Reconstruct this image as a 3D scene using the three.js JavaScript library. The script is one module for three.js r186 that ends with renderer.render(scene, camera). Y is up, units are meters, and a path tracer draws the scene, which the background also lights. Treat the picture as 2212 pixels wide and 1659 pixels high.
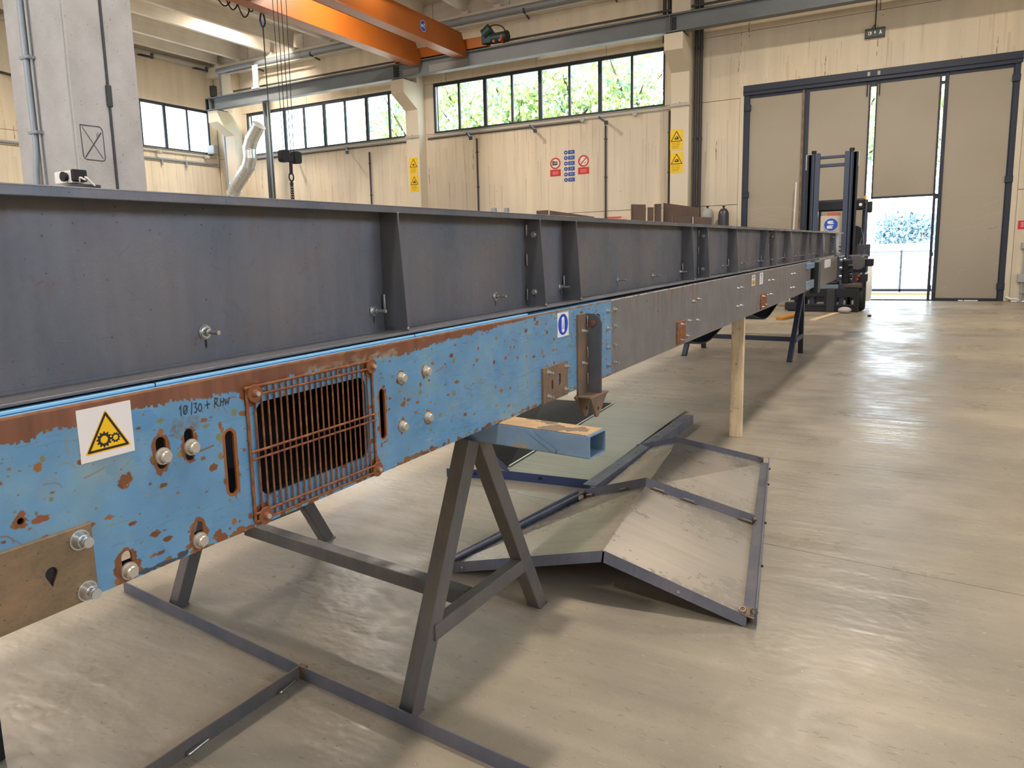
import * as THREE from 'three';
import { RoundedBoxGeometry } from 'three/addons/geometries/RoundedBoxGeometry.js';
import { mergeGeometries } from 'three/addons/utils/BufferGeometryUtils.js';
import { RectAreaLightUniformsLib } from 'three/addons/lights/RectAreaLightUniformsLib.js';

// ---------- camera, sky, sun, exposure ----------
const scene = new THREE.Scene();
const FOCAL = 1591.66;                                   // focal length in pixels of a 2212 x 1659 frame
const camera = new THREE.PerspectiveCamera(2 * Math.atan(829.5 / FOCAL) * 180 / Math.PI, 2212 / 1659, 0.05, 400);
camera.setViewOffset(2212, 1659, 1106 - 1018.93, 829.5 - 781.05, 2212, 1659);   // the lens sits a little off the frame's centre
camera.position.set(0, 1.55, 0);
{ // yaw 29.6 deg to the left, 8.5 deg down, 1.7 deg roll
  const m = (a, b, c) => new THREE.Matrix4().makeRotationZ(c).multiply(new THREE.Matrix4().makeRotationX(b)).multiply(new THREE.Matrix4().makeRotationY(a));
  camera.quaternion.setFromRotationMatrix(m(-0.51620, 0.14869, 0.02895).invert());
}
const renderer = new THREE.WebGLRenderer({ antialias: true });
renderer.toneMapping = THREE.LinearToneMapping;
renderer.toneMappingExposure = 1.27;
renderer.shadowMap.enabled = true;
RectAreaLightUniformsLib.init();

const LAMP_LEVEL = 400, LAMP_COLOR = new THREE.Color(1.0, 0.89, 0.76);
const sun = new THREE.DirectionalLight(new THREE.Color(1, 0.95, 0.86), 15);
sun.position.set(14, 60, 22); sun.target.position.set(-4, 0, -40);
sun.castShadow = true; sun.shadow.mapSize.set(2048, 2048);
Object.assign(sun.shadow.camera, { left: -60, right: 60, top: 60, bottom: -60, near: 1, far: 200 });
scene.add(sun, sun.target);
{ // sky: pale blue, whiter towards the horizon all round, a few soft clouds
  const w = 256, h = 128, d = new Float32Array(w * h * 4);
  for (let y = 0; y < h; y++) for (let x = 0; x < w; x++) {
    const e = (y + 0.5) / h * Math.PI - Math.PI / 2, t = Math.pow(Math.max(0, Math.sin(e)), 0.45);
    const i = (y * w + x) * 4, k = e < 0 ? 0.45 : 1;
    d[i] = k * (7.4 - 4.4 * t); d[i + 1] = k * (8.0 - 4.0 * t); d[i + 2] = k * (8.8 - 3.2 * t); d[i + 3] = 1;
  }
  const sky = new THREE.DataTexture(d, w, h, THREE.RGBAFormat, THREE.FloatType);
  sky.mapping = THREE.EquirectangularReflectionMapping; sky.magFilter = sky.minFilter = THREE.LinearFilter; sky.needsUpdate = true;
  scene.background = sky;
}

// ---------- helpers ----------
let seed = 12345;
const rnd = (a = 1, b) => { seed = (seed + 0x6d2b79f5) | 0; let t = Math.imul(seed ^ (seed >>> 15), 1 | seed); t = (t + Math.imul(t ^ (t >>> 7), 61 | t)) ^ t; const r = ((t ^ (t >>> 14)) >>> 0) / 4294967296; return b === undefined ? r * a : a + r * (b - a); };
const names = new Map();
const numbered = (n) => { const k = names.get(n) || 0; names.set(n, k + 1); return k ? n + '_' + String(k).padStart(3, '0') : n; };
const V = (x, y, z) => new THREE.Vector3(x, y, z);
const PI = Math.PI;

function thing(name, label, category, pos = [0, 0, 0], rotY = 0, group) {
  const g = new THREE.Group(); g.name = numbered(name); g.position.set(...pos); g.rotation.y = rotY;
  scene.add(g); g.updateMatrixWorld(true);
  g.userData = { label, category }; if (group) g.userData.group = group;
  return g;
}
function struct(name, pos = [0, 0, 0], label) {
  const g = new THREE.Group(); g.name = numbered(name); g.position.set(...pos); scene.add(g); g.updateMatrixWorld(true);
  g.userData = { kind: 'structure' }; if (label) g.userData.label = label;
  return g;
}
// texture coordinates in metres from the face's own dominant plane
function metricUV(g) {
  if (g.index) g = g.toNonIndexed();
  const p = g.attributes.position, uv = new Float32Array(p.count * 2), a = V(), b = V(), c = V();
  for (let i = 0; i < p.count; i += 3) {
    a.fromBufferAttribute(p, i); b.fromBufferAttribute(p, i + 1); c.fromBufferAttribute(p, i + 2);
    const n = b.clone().sub(a).cross(c.clone().sub(a)), x = Math.abs(n.x), y = Math.abs(n.y), z = Math.abs(n.z);
    [a, b, c].forEach((q, k) => {
      const o = (i + k) * 2;
      if (y >= x && y >= z) { uv[o] = q.x; uv[o + 1] = -q.z; } else if (x >= z) { uv[o] = -q.z; uv[o + 1] = q.y; } else { uv[o] = q.x; uv[o + 1] = q.y; }
    });
  }
  g.setAttribute('uv', new THREE.BufferAttribute(uv, 2));
  return g;
}
function clean(g) { if (g.index) g = g.toNonIndexed(); for (const k of Object.keys(g.attributes)) if (!['position', 'normal', 'uv'].includes(k)) g.deleteAttribute(k); if (!g.attributes.uv) g.setAttribute('uv', new THREE.BufferAttribute(new Float32Array(g.attributes.position.count * 2), 2)); g.morphAttributes = {}; g.clearGroups(); return g; }
function join(list, keepUV) { list = (Array.isArray(list) ? list : [list]).map((g) => keepUV ? clean(g.clone()) : clean(metricUV(g.clone()))); return list.length > 1 ? mergeGeometries(list) : list[0]; }
// one named mesh from geometries given in world space
function part(name, list, mat, parent, o = {}) {
  const g = join(list, o.keepUV);
  const m = new THREE.Mesh(g, mat); m.name = parent === scene ? numbered(name) : name; m.castShadow = m.receiveShadow = true;
  if (parent !== scene) { parent.updateMatrixWorld(true); g.applyMatrix4(parent.matrixWorld.clone().invert()); }
  if (o.label) m.userData.label = o.label; if (o.kind) m.userData.kind = o.kind;
  parent.add(m); return m;
}
// a thing that is a single mesh: its origin goes to its base
function single(name, label, category, list, mat, o = {}) {
  const g = join(list, o.keepUV); g.computeBoundingBox(); const c = g.boundingBox.getCenter(V()); c.y = g.boundingBox.min.y;
  g.translate(-c.x, -c.y, -c.z);
  const m = new THREE.Mesh(g, mat); m.name = numbered(name); m.position.copy(c); m.castShadow = m.receiveShadow = true;
  m.userData = { label, category }; if (o.group) m.userData.group = o.group; if (o.kind) m.userData.kind = o.kind;
  scene.add(m); return m;
}
// a shared geometry placed in the parent's own axes
function put(name, geo, mat, parent, pos, rot) {
  const m = new THREE.Mesh(geo, mat); m.name = name; m.position.set(...pos); if (rot) m.rotation.set(...rot); m.castShadow = m.receiveShadow = true; parent.add(m); return m;
}
const box = (x0, x1, y0, y1, z0, z1) => new THREE.BoxGeometry(Math.abs(x1 - x0), Math.abs(y1 - y0), Math.abs(z1 - z0)).translate((x0 + x1) / 2, (y0 + y1) / 2, (z0 + z1) / 2);
const rbox = (x0, x1, y0, y1, z0, z1, r = 0.004, s = 2) => new RoundedBoxGeometry(Math.abs(x1 - x0), Math.abs(y1 - y0), Math.abs(z1 - z0), s, r).translate((x0 + x1) / 2, (y0 + y1) / 2, (z0 + z1) / 2);
function rod(p, q, r, seg = 10, r2 = r) {
  p = V(...p); q = V(...q); const d = q.clone().sub(p), L = d.length();
  return new THREE.CylinderGeometry(r2, r, L, seg).translate(0, L / 2, 0).applyQuaternion(new THREE.Quaternion().setFromUnitVectors(V(0, 1, 0), d.normalize())).translate(p.x, p.y, p.z);
}
// a rectangular bar from p to q, width w (across) and height h (towards up)
function bar(p, q, w, h, up = [0, 1, 0], r = 0) {
  p = V(...p); q = V(...q); const z = q.clone().sub(p), L = z.length(); z.normalize();
  const x = V(...up).cross(z).normalize(), y = z.clone().cross(x);
  const g = r ? new RoundedBoxGeometry(w, h, L, 2, r) : new THREE.BoxGeometry(w, h, L);
  const c = p.clone().add(q).multiplyScalar(0.5);
  return g.applyMatrix4(new THREE.Matrix4().makeBasis(x, y, z).setPosition(c));
}
function tube(pts, r, seg = 40, rs = 8, closed = false) { return new THREE.TubeGeometry(new THREE.CatmullRomCurve3(pts.map((p) => V(...p)), closed, 'centripetal'), seg, r, rs, closed); }
function shapeOf(pts, holes = []) { const s = new THREE.Shape(pts.map((p) => new THREE.Vector2(p[0], p[1]))); for (const h of holes) s.holes.push(new THREE.Path(h.map((p) => new THREE.Vector2(p[0], p[1])))); return s; }
const extr = (pts, depth, holes = [], bevel = 0) => new THREE.ExtrudeGeometry(pts instanceof THREE.Shape ? pts : shapeOf(pts, holes), { depth, bevelEnabled: bevel > 0, bevelSize: bevel, bevelThickness: bevel, bevelSegments: 2, curveSegments: 10 });
const rect = (x0, x1, y0, y1) => [[x0, y0], [x1, y0], [x1, y1], [x0, y1]];
const slotPath = (cx, y0, y1, r, n = 8) => { const o = []; for (let i = 0; i <= n; i++) { const a = PI * i / n; o.push([cx + r * Math.cos(a), y1 - r + r * Math.sin(a)]); } for (let i = 0; i <= n; i++) { const a = PI + PI * i / n; o.push([cx + r * Math.cos(a), y0 + r + r * Math.sin(a)]); } return o; };
const rrect = (x0, x1, y0, y1, r, n = 5) => { const o = []; for (const [cx, cy, a0] of [[x1 - r, y1 - r, 0], [x0 + r, y1 - r, PI / 2], [x0 + r, y0 + r, PI], [x1 - r, y0 + r, 1.5 * PI]]) for (let i = 0; i <= n; i++) { const a = a0 + PI / 2 * i / n; o.push([cx + r * Math.cos(a), cy + r * Math.sin(a)]); } return o; };
const circ = (cx, cy, r, n = 20) => Array.from({ length: n }, (_, i) => [cx + r * Math.cos(2 * PI * i / n), cy + r * Math.sin(2 * PI * i / n)]);
// a flat plate through four points (counter-clockwise seen from its face) with thickness t behind the face
function plate4(a, b, c, d, t = 0.003) {
  a = V(...a); b = V(...b); c = V(...c); d = V(...d);
  const n = b.clone().sub(a).cross(d.clone().sub(a)).normalize().multiplyScalar(-t), q = [a, b, c, d], w = q.map((p) => p.clone().add(n)), P = [];
  const tri = (...v) => v.forEach((p) => P.push(p.x, p.y, p.z));
  tri(a, b, c); tri(a, c, d); tri(w[0], w[2], w[1]); tri(w[0], w[3], w[2]);
  for (let i = 0; i < 4; i++) { const j = (i + 1) % 4; tri(q[i], w[i], w[j]); tri(q[i], w[j], q[j]); }
  const g = new THREE.BufferGeometry(); g.setAttribute('position', new THREE.Float32BufferAttribute(P, 3)); g.computeVertexNormals(); return g;
}

// ---------- textures ----------
const hash = (x, y, s) => { let h = Math.imul(x, 374761393) + Math.imul(y, 668265263) + Math.imul(s, 1274126177); h = Math.imul(h ^ (h >>> 13), 1274126177); return ((h ^ (h >>> 16)) >>> 0) / 4294967296; };
function vn(x, y, px, py, s) {
  const xi = Math.floor(x), yi = Math.floor(y), fx = x - xi, fy = y - yi, u = fx * fx * (3 - 2 * fx), v = fy * fy * (3 - 2 * fy);
  const X0 = ((xi % px) + px) % px, X1 = (X0 + 1) % px, Y0 = ((yi % py) + py) % py, Y1 = (Y0 + 1) % py;
  return (hash(X0, Y0, s) * (1 - u) + hash(X1, Y0, s) * u) * (1 - v) + (hash(X0, Y1, s) * (1 - u) + hash(X1, Y1, s) * u) * v;
}
function fbm(u, v, fx, fy, oct, s) { let a = 0, k = 0.5, n = 0; for (let i = 0; i < oct; i++) { a += k * vn(u * fx, v * fy, fx, fy, s + i); n += k; k *= 0.5; fx *= 2; fy *= 2; } return a / n; }
function pixelTex(w, h, fn, srgb = true) {
  const d = new Uint8Array(w * h * 4);
  for (let y = 0; y < h; y++) for (let x = 0; x < w; x++) { const c = fn(x / w, y / h), i = (y * w + x) * 4; d[i] = Math.max(0, Math.min(255, c[0])); d[i + 1] = Math.max(0, Math.min(255, c[1])); d[i + 2] = Math.max(0, Math.min(255, c[2])); d[i + 3] = 255; }
  const t = new THREE.DataTexture(d, w, h); t.wrapS = t.wrapT = THREE.RepeatWrapping; t.magFilter = t.minFilter = THREE.LinearFilter; if (srgb) t.colorSpace = THREE.SRGBColorSpace; t.needsUpdate = true; return t;
}
function canvasTex(w, h, draw, srgb = true, repeat = false) {
  const c = document.createElement('canvas'); c.width = w; c.height = h; const x = c.getContext('2d'); draw(x, w, h);
  const t = new THREE.CanvasTexture(c); if (srgb) t.colorSpace = THREE.SRGBColorSpace; t.magFilter = t.minFilter = THREE.LinearFilter; t.wrapS = t.wrapT = repeat ? THREE.RepeatWrapping : THREE.ClampToEdgeWrapping; return t;
}
const rep = (t, mx, my = mx) => { const c = t.clone(); c.repeat.set(1 / mx, 1 / my); c.needsUpdate = true; return c; };   // tile of mx by my metres
const noiseCanvas = (x, w, h, fn) => { const im = x.createImageData(w, h); for (let j = 0; j < h; j++) for (let i = 0; i < w; i++) { const c = fn(i / w, j / h), k = (j * w + i) * 4; im.data[k] = c[0]; im.data[k + 1] = c[1]; im.data[k + 2] = c[2]; im.data[k + 3] = 255; } x.putImageData(im, 0, 0); };
const S = (o) => new THREE.MeshStandardMaterial(o);

// ---------- materials ----------
const floorTex = canvasTex(2048, 2048, (x, w, h) => {
  noiseCanvas(x, w, h, (u, v) => {
    const big = fbm(u, v, 3, 3, 4, 3) - 0.5, mid = fbm(u, v, 16, 12, 3, 9) - 0.5, st = fbm(u, v, 6, 60, 3, 15) - 0.5, g = hash(Math.floor(u * w), Math.floor(v * h), 5) - 0.5;
    const k = 1 + big * 0.34 + mid * 0.15 + st * 0.1 + g * 0.07;
    return [160 * k + big * 8, 149 * k, 131 * k - big * 10];
  });
  for (let i = 0; i < 5200; i++) {                       // little trowel flecks
    const px = rnd(w), py = rnd(h), l = rnd(4, 17), a = rnd(-0.5, 0.5), dark = rnd() < 0.62;
    x.strokeStyle = dark ? `rgba(70,58,44,${rnd(0.08, 0.4)})` : `rgba(225,214,192,${rnd(0.08, 0.32)})`; x.lineWidth = rnd(0.7, 2.1);
    x.beginPath(); x.moveTo(px, py); x.quadraticCurveTo(px + l * 0.5, py + l * a + rnd(-4, 4), px + l * Math.cos(a), py + l * Math.sin(a) * 0.6); x.stroke();
  }
  for (let i = 0; i < 260; i++) { x.fillStyle = rnd() < 0.7 ? `rgba(40,34,28,${rnd(0.2, 0.6)})` : `rgba(240,235,225,${rnd(0.3, 0.7)})`; x.beginPath(); x.ellipse(rnd(w), rnd(h), rnd(0.8, 3), rnd(0.6, 2), rnd(3), 0, 7); x.fill(); }
  x.strokeStyle = 'rgba(85,72,56,.3)'; x.lineWidth = 1.2;
  for (let i = 0; i < 5; i++) { let px = rnd(w), py = rnd(h); x.beginPath(); x.moveTo(px, py); for (let k = 0; k < 14; k++) { px += rnd(5, 36); py += rnd(-22, 30); x.lineTo(px, py); } x.stroke(); }
}, true, true);
const floorFine = pixelTex(1024, 1024, (u, v) => {
  const a = fbm(u, v, 5, 34, 3, 61), b = fbm(u, v, 9, 9, 4, 71), c = fbm(u, v, 80, 120, 2, 81);
  const r = 118 + (b - 0.5) * 130 + (c - 0.5) * 36;
  return [a * 170 + c * 60, r, 0];
}, false);
const M = {};
M.floor = S({ map: rep(floorTex, 4), roughnessMap: rep(floorFine, 3.3), roughness: 0.80, bumpMap: rep(floorFine, 3.3), bumpScale: 0.006, metalness: 0 });
M.joint = S({ color: '#2b2620', roughness: 0.95 });

const wallTex = canvasTex(1536, 1536, (x, w, h) => {     // 9.4 m square: cream painted precast concrete with rain streaks
  noiseCanvas(x, w, h, (u, v) => { const b = fbm(u, v, 4, 4, 4, 21) - 0.5, s = fbm(u, v, 46, 3, 3, 27) - 0.5, g = hash(Math.floor(u * w), Math.floor(v * h), 8) - 0.5, k = 1 + b * 0.12 + s * 0.1 + g * 0.03; return [222 * k, 208 * k - b * 6, 184 * k - b * 16]; });
  for (let i = 0; i < 210; i++) {
    const px = rnd(w), y0 = h * rnd(0.28, 0.62), L = h * rnd(0.03, 0.2), wd = rnd(1, 9), al = rnd(0.05, 0.24) * (wd > 5 ? 0.6 : 1);
    const g = x.createLinearGradient(0, y0, 0, y0 + L); g.addColorStop(0, `rgba(110,82,52,${al})`); g.addColorStop(0.7, `rgba(110,82,52,${al * 0.7})`); g.addColorStop(1, 'rgba(110,82,52,0)');
    x.fillStyle = g; x.fillRect(px, y0, wd, L);
  }
  for (let i = 0; i < 16; i++) { const px = rnd(w), y0 = h * rnd(0.2, 0.55); x.fillStyle = `rgba(70,50,34,${rnd(0.3, 0.6)})`; for (let k = 0; k < 7; k++) x.fillRect(px + rnd(-2, 2), y0 + k * rnd(8, 18), rnd(1, 3), rnd(6, 22)); }
  for (let i = 0; i < 90; i++) { x.fillStyle = `rgba(96,72,48,${rnd(0.1, 0.4)})`; x.beginPath(); x.ellipse(rnd(w), rnd(h), rnd(1, 3.5), rnd(1, 4), 0, 0, 7); x.fill(); }
}, true, true);
M.wall = S({ map: rep(wallTex, 9.4), roughness: 0.85, bumpMap: rep(floorFine, 1.7), bumpScale: 0.0015 });
M.wallPlain = S({ color: '#dbd0ba', roughness: 0.88 });
const concTex = canvasTex(1024, 1024, (x, w, h) => {
  noiseCanvas(x, w, h, (u, v) => { const b = fbm(u, v, 4, 4, 5, 33) - 0.5, g = hash(Math.floor(u * w), Math.floor(v * h), 9) - 0.5, k = 1 + b * 0.22 + g * 0.05; return [178 * k, 175 * k, 173 * k + b * 6]; });
  for (let i = 0; i < 620; i++) { const px = rnd(w), py = rnd(h); x.strokeStyle = rnd() < 0.75 ? `rgba(215,214,212,${rnd(0.12, 0.5)})` : `rgba(80,76,74,${rnd(0.2, 0.5)})`; x.lineWidth = rnd(0.8, 3); x.beginPath(); x.moveTo(px, py); x.quadraticCurveTo(px + rnd(-8, 8), py + rnd(-6, 6), px + rnd(-14, 14), py + rnd(-12, 12)); x.stroke(); }
  for (let i = 0; i < 130; i++) { x.fillStyle = `rgba(50,48,46,${rnd(0.4, 0.8)})`; x.beginPath(); x.ellipse(rnd(w), rnd(h), rnd(1, 4), rnd(1, 4), 0, 0, 7); x.fill(); }
}, true, true);
M.concrete = S({ map: rep(concTex, 1.0), roughness: 0.9, bumpMap: rep(concTex, 1.0), bumpScale: 0.001 });
M.whitePaint = S({ map: rep(pixelTex(512, 512, (u, v) => { const b = fbm(u, v, 5, 5, 4, 43) - 0.5, c = fbm(u, v, 50, 50, 2, 47) - 0.5, k = 1 + b * 0.08 + c * 0.06; return [232 * k, 230 * k, 224 * k]; }), 1.2), roughness: 0.75 });
M.ceil = S({ map: rep(pixelTex(512, 512, (u, v) => { const b = fbm(u, v, 4, 4, 4, 53) - 0.5, c = fbm(u, v, 4, 50, 2, 57) - 0.5, k = 1 + b * 0.14 + c * 0.07; return [222 * k, 214 * k, 200 * k]; }), 2.5), roughness: 0.9 });

// mill-scale steel: cool grey with scratches, pits and a little brown
const millTex = canvasTex(1024, 1024, (x, w, h) => {
  noiseCanvas(x, w, h, (u, v) => { const b = fbm(u, v, 4, 3, 4, 63) - 0.5, s = fbm(u, v, 40, 5, 3, 67) - 0.5, g = hash(Math.floor(u * w), Math.floor(v * h), 4) - 0.5, k = 1 + b * 0.2 + s * 0.1 + g * 0.05; return [110 * k + b * 16, 110 * k, 115 * k - b * 12]; });
  for (let i = 0; i < 240; i++) { const px = rnd(w), py = rnd(h), a = rnd(6.3), l = rnd(6, 46); x.strokeStyle = rnd() < 0.5 ? `rgba(175,172,168,${rnd(0.06, 0.25)})` : `rgba(38,34,34,${rnd(0.1, 0.4)})`; x.lineWidth = rnd(0.6, 1.5); x.beginPath(); x.moveTo(px, py); x.quadraticCurveTo(px + l * 0.5 * Math.cos(a), py + l * 0.5 * Math.sin(a) + rnd(-5, 5), px + l * Math.cos(a), py + l * Math.sin(a)); x.stroke(); }
  for (let i = 0; i < 170; i++) { x.fillStyle = `rgba(30,27,27,${rnd(0.2, 0.6)})`; x.beginPath(); x.ellipse(rnd(w), rnd(h), rnd(0.8, 2.6), rnd(0.8, 2.6), 0, 0, 7); x.fill(); }
  for (let i = 0; i < 14; i++) { const px = rnd(w), py = rnd(h); for (let k = 0; k < 26; k++) { x.fillStyle = `rgba(122,96,78,${rnd(0.03, 0.1)})`; x.beginPath(); x.ellipse(px + rnd(-34, 34), py + rnd(-30, 30), rnd(3, 16), rnd(3, 12), rnd(3), 0, 7); x.fill(); } }
}, true, true);
const millRough = pixelTex(512, 512, (u, v) => { const b = fbm(u, v, 5, 5, 4, 91), c = fbm(u, v, 60, 60, 2, 95); return [c * 255, 150 + (b - 0.5) * 110 + (c - 0.5) * 50, 0]; }, false);
M.mill = S({ map: rep(millTex, 0.9), roughnessMap: rep(millRough, 0.7), roughness: 0.85, metalness: 0.45, bumpMap: rep(millRough, 0.25), bumpScale: 0.0003 });
M.millBright = S({ map: rep(millTex, 0.6), color: '#ffffff', roughnessMap: rep(millRough, 0.5), roughness: 0.75, metalness: 0.6 });
const rustTex = pixelTex(512, 512, (u, v) => { const b = fbm(u, v, 6, 6, 4, 103), c = fbm(u, v, 40, 40, 2, 107) - 0.5, k = 0.75 + b * 0.5 + c * 0.3; return [132 * k, 80 * k + (b - 0.5) * 26, 50 * k]; });
M.rust = S({ map: rep(rustTex, 0.12), roughness: 0.8, metalness: 0.15, bumpMap: rep(rustTex, 0.03), bumpScale: 0.0003 });
M.rustPlate = S({ map: rep(pixelTex(512, 512, (u, v) => { const b = fbm(u, v, 4, 4, 4, 113) - 0.5, c = fbm(u, v, 60, 60, 2, 117) - 0.5, k = 1 + b * 0.28 + c * 0.1; return [128 * k + b * 20, 106 * k, 86 * k - b * 16]; }), 0.3), roughness: 0.62, metalness: 0.4 });
M.sheet = S({ map: rep(canvasTex(1024, 1024, (x, w, h) => { noiseCanvas(x, w, h, (u, v) => { const s = fbm(u, v, 3, 60, 3, 123) - 0.5, b = fbm(u, v, 3, 5, 3, 127) - 0.5, k = 1 + s * 0.14 + b * 0.16; return [166 * k, 158 * k, 146 * k]; }); for (let i = 0; i < 30; i++) { x.strokeStyle = `rgba(230,226,218,${rnd(0.1, 0.4)})`; x.lineWidth = 1; x.beginPath(); const px = rnd(w), py = rnd(h); x.moveTo(px, py); x.lineTo(px + rnd(-40, 40), py + rnd(-16, 16)); x.stroke(); } }, true, true), 1.1), roughnessMap: rep(millRough, 1.3), roughness: 0.5, metalness: 0.5 });
M.weld = S({ color: '#8d8a88', roughness: 0.4, metalness: 0.8 });
M.zinc = S({ color: '#c9ccca', roughness: 0.27, metalness: 0.92 });
M.boltHead = S({ map: rep(pixelTex(128, 128, (u, v) => { const b = fbm(u, v, 8, 8, 3, 133) - 0.5, k = 1 + b * 0.3; return [198 * k, 190 * k, 176 * k]; }), 0.05), roughness: 0.42, metalness: 0.7 });
M.galv = S({ map: rep(pixelTex(256, 256, (u, v) => { const b = fbm(u, v, 18, 18, 2, 143) - 0.5, k = 1 + b * 0.2; return [208 * k, 214 * k, 216 * k]; }), 0.4), roughness: 0.3, metalness: 0.85 });
M.blackSteel = S({ color: '#23252b', roughness: 0.45, metalness: 0.4 });
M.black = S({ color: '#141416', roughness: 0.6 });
M.rubber = S({ color: '#1a1a1c', roughness: 0.7 });
M.darkSheet = S({ color: '#121315', roughness: 0.8, metalness: 0 });
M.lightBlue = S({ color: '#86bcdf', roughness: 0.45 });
M.doorSteel = S({ color: '#2c3342', roughness: 0.5, metalness: 0.15 });
M.doorPanel = S({ map: rep(canvasTex(1024, 1024, (x, w, h) => { noiseCanvas(x, w, h, (u, v) => { const b = fbm(u, v, 3, 3, 4, 153) - 0.5, g = hash(Math.floor(u * w), Math.floor(v * h), 14) - 0.5, k = 1 + b * 0.1 + g * 0.025; return [170 * k, 160 * k, 143 * k]; }); for (let i = 0; i < 46; i++) { const px = rnd(w), py = h * (1 - Math.pow(rnd(), 2) * 0.4); x.strokeStyle = rnd() < 0.55 ? `rgba(92,82,70,${rnd(0.12, 0.4)})` : `rgba(205,197,184,${rnd(0.1, 0.3)})`; x.lineWidth = rnd(1, 4); x.beginPath(); x.moveTo(px, py); x.quadraticCurveTo(px + rnd(-20, 20), py + rnd(-14, 14), px + rnd(-40, 40), py + rnd(-16, 22)); x.stroke(); }
  for (let i = 0; i < 14; i++) { const cx = rnd(w), cy = h * rnd(0.56, 0.7); x.strokeStyle = `rgba(198,188,174,${rnd(0.1, 0.26)})`; x.lineWidth = rnd(1.5, 4); x.beginPath(); x.arc(cx, cy + 300, 300 + rnd(50), -2.1, -1.1); x.stroke(); } }, true, true), 5.7), roughness: 0.7 });
M.frame = S({ color: '#30343d', roughness: 0.5, metalness: 0.2 });
M.glass = new THREE.MeshPhysicalMaterial({ color: '#f2fbfb', transmission: 1, roughness: 0.0, thickness: 0, ior: 1.45 });
M.frosted = new THREE.MeshPhysicalMaterial({ color: '#f4f8fb', transmission: 1, roughness: 0.55, thickness: 0, ior: 1.45 });
M.runway = S({ map: rep(pixelTex(512, 512, (u, v) => { const b = fbm(u, v, 4, 8, 4, 163) - 0.5, k = 1 + b * 0.12; return [112 * k, 117 * k, 121 * k]; }), 2), roughness: 0.55, metalness: 0.1 });
M.runwayPatch = S({ color: '#8d8c88', roughness: 0.6 });
M.orange = S({ map: rep(pixelTex(512, 512, (u, v) => { const b = fbm(u, v, 4, 4, 4, 173) - 0.5, k = 1 + b * 0.12; return [158 * k, 86 * k, 24 * k]; }), 3), roughness: 0.42 });
M.pipe = S({ color: '#969ca2', roughness: 0.45, metalness: 0.2 });
M.pipeLight = S({ color: '#b9b4a8', roughness: 0.6 });
M.darkPipe = S({ color: '#3b3c40', roughness: 0.6 });
M.plastic = S({ color: '#a9abab', roughness: 0.55 });
M.white = S({ color: '#ecebe6', roughness: 0.5 });
M.green = S({ color: '#1f3a37', roughness: 0.45, metalness: 0.2 });
M.red = S({ color: '#b3432a', roughness: 0.5 });
M.rope = S({ color: '#3a3533', roughness: 0.7 });
M.blueCable = S({ color: '#24426e', roughness: 0.5 });
M.wood = S({ map: rep(canvasTex(512, 1024, (x, w, h) => { noiseCanvas(x, w, h, (u, v) => { const s = fbm(u, v, 26, 3, 3, 183) - 0.5, b = fbm(u, v, 3, 8, 3, 187) - 0.5, k = 1 + s * 0.22 + b * 0.14; return [216 * k, 192 * k, 156 * k - s * 14]; }); for (let i = 0; i < 46; i++) { x.fillStyle = `rgba(92,62,34,${rnd(0.25, 0.75)})`; x.beginPath(); x.ellipse(rnd(w), rnd(h), rnd(2, 9), rnd(3, 12), 0, 0, 7); x.fill(); } for (let i = 0; i < 34; i++) { x.strokeStyle = `rgba(110,76,42,${rnd(0.2, 0.5)})`; x.lineWidth = rnd(1, 3); const px = rnd(w), py = rnd(h); x.beginPath(); x.moveTo(px, py); x.quadraticCurveTo(px + 20, py + rnd(-20, 20), px + rnd(-40, 40), py + rnd(-34, 34)); x.stroke(); } }, true, true), 0.32, 0.64), roughness: 0.75 });
M.cardboard = S({ map: rep(millTex, 1.4), color: '#d8b49c', roughness: 0.75, metalness: 0.1 });
M.bluePaintTube = S({ map: rep(canvasTex(512, 512, (x, w, h) => { noiseCanvas(x, w, h, (u, v) => { const b = fbm(u, v, 4, 4, 4, 193) - 0.5, k = 1 + b * 0.2; return b > 0.1 ? [150 * k, 140 * k, 124 * k] : [120 * k, 148 * k, 176 * k]; }); for (let i = 0; i < 26; i++) { x.strokeStyle = rnd() < 0.5 ? 'rgba(120,70,40,.7)' : 'rgba(62,96,140,.8)'; x.lineWidth = rnd(1, 5); let px = rnd(w), py = rnd(h); x.beginPath(); x.moveTo(px, py); for (let k = 0; k < 5; k++) { px += rnd(-34, 34); py += rnd(-30, 30); x.lineTo(px, py); } x.stroke(); } }, true, true), 0.34), roughness: 0.5, metalness: 0.1 });
M.tubeTop = S({ map: rep(canvasTex(512, 512, (x, w, h) => { noiseCanvas(x, w, h, (u, v) => { const b = fbm(u, v, 5, 5, 4, 203), k = 0.85 + b * 0.3; return b > 0.58 ? [124 * k, 108 * k, 88 * k] : [196 * k, 160 * k, 118 * k]; }); }, true, true), 0.4), roughness: 0.7 });

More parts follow.
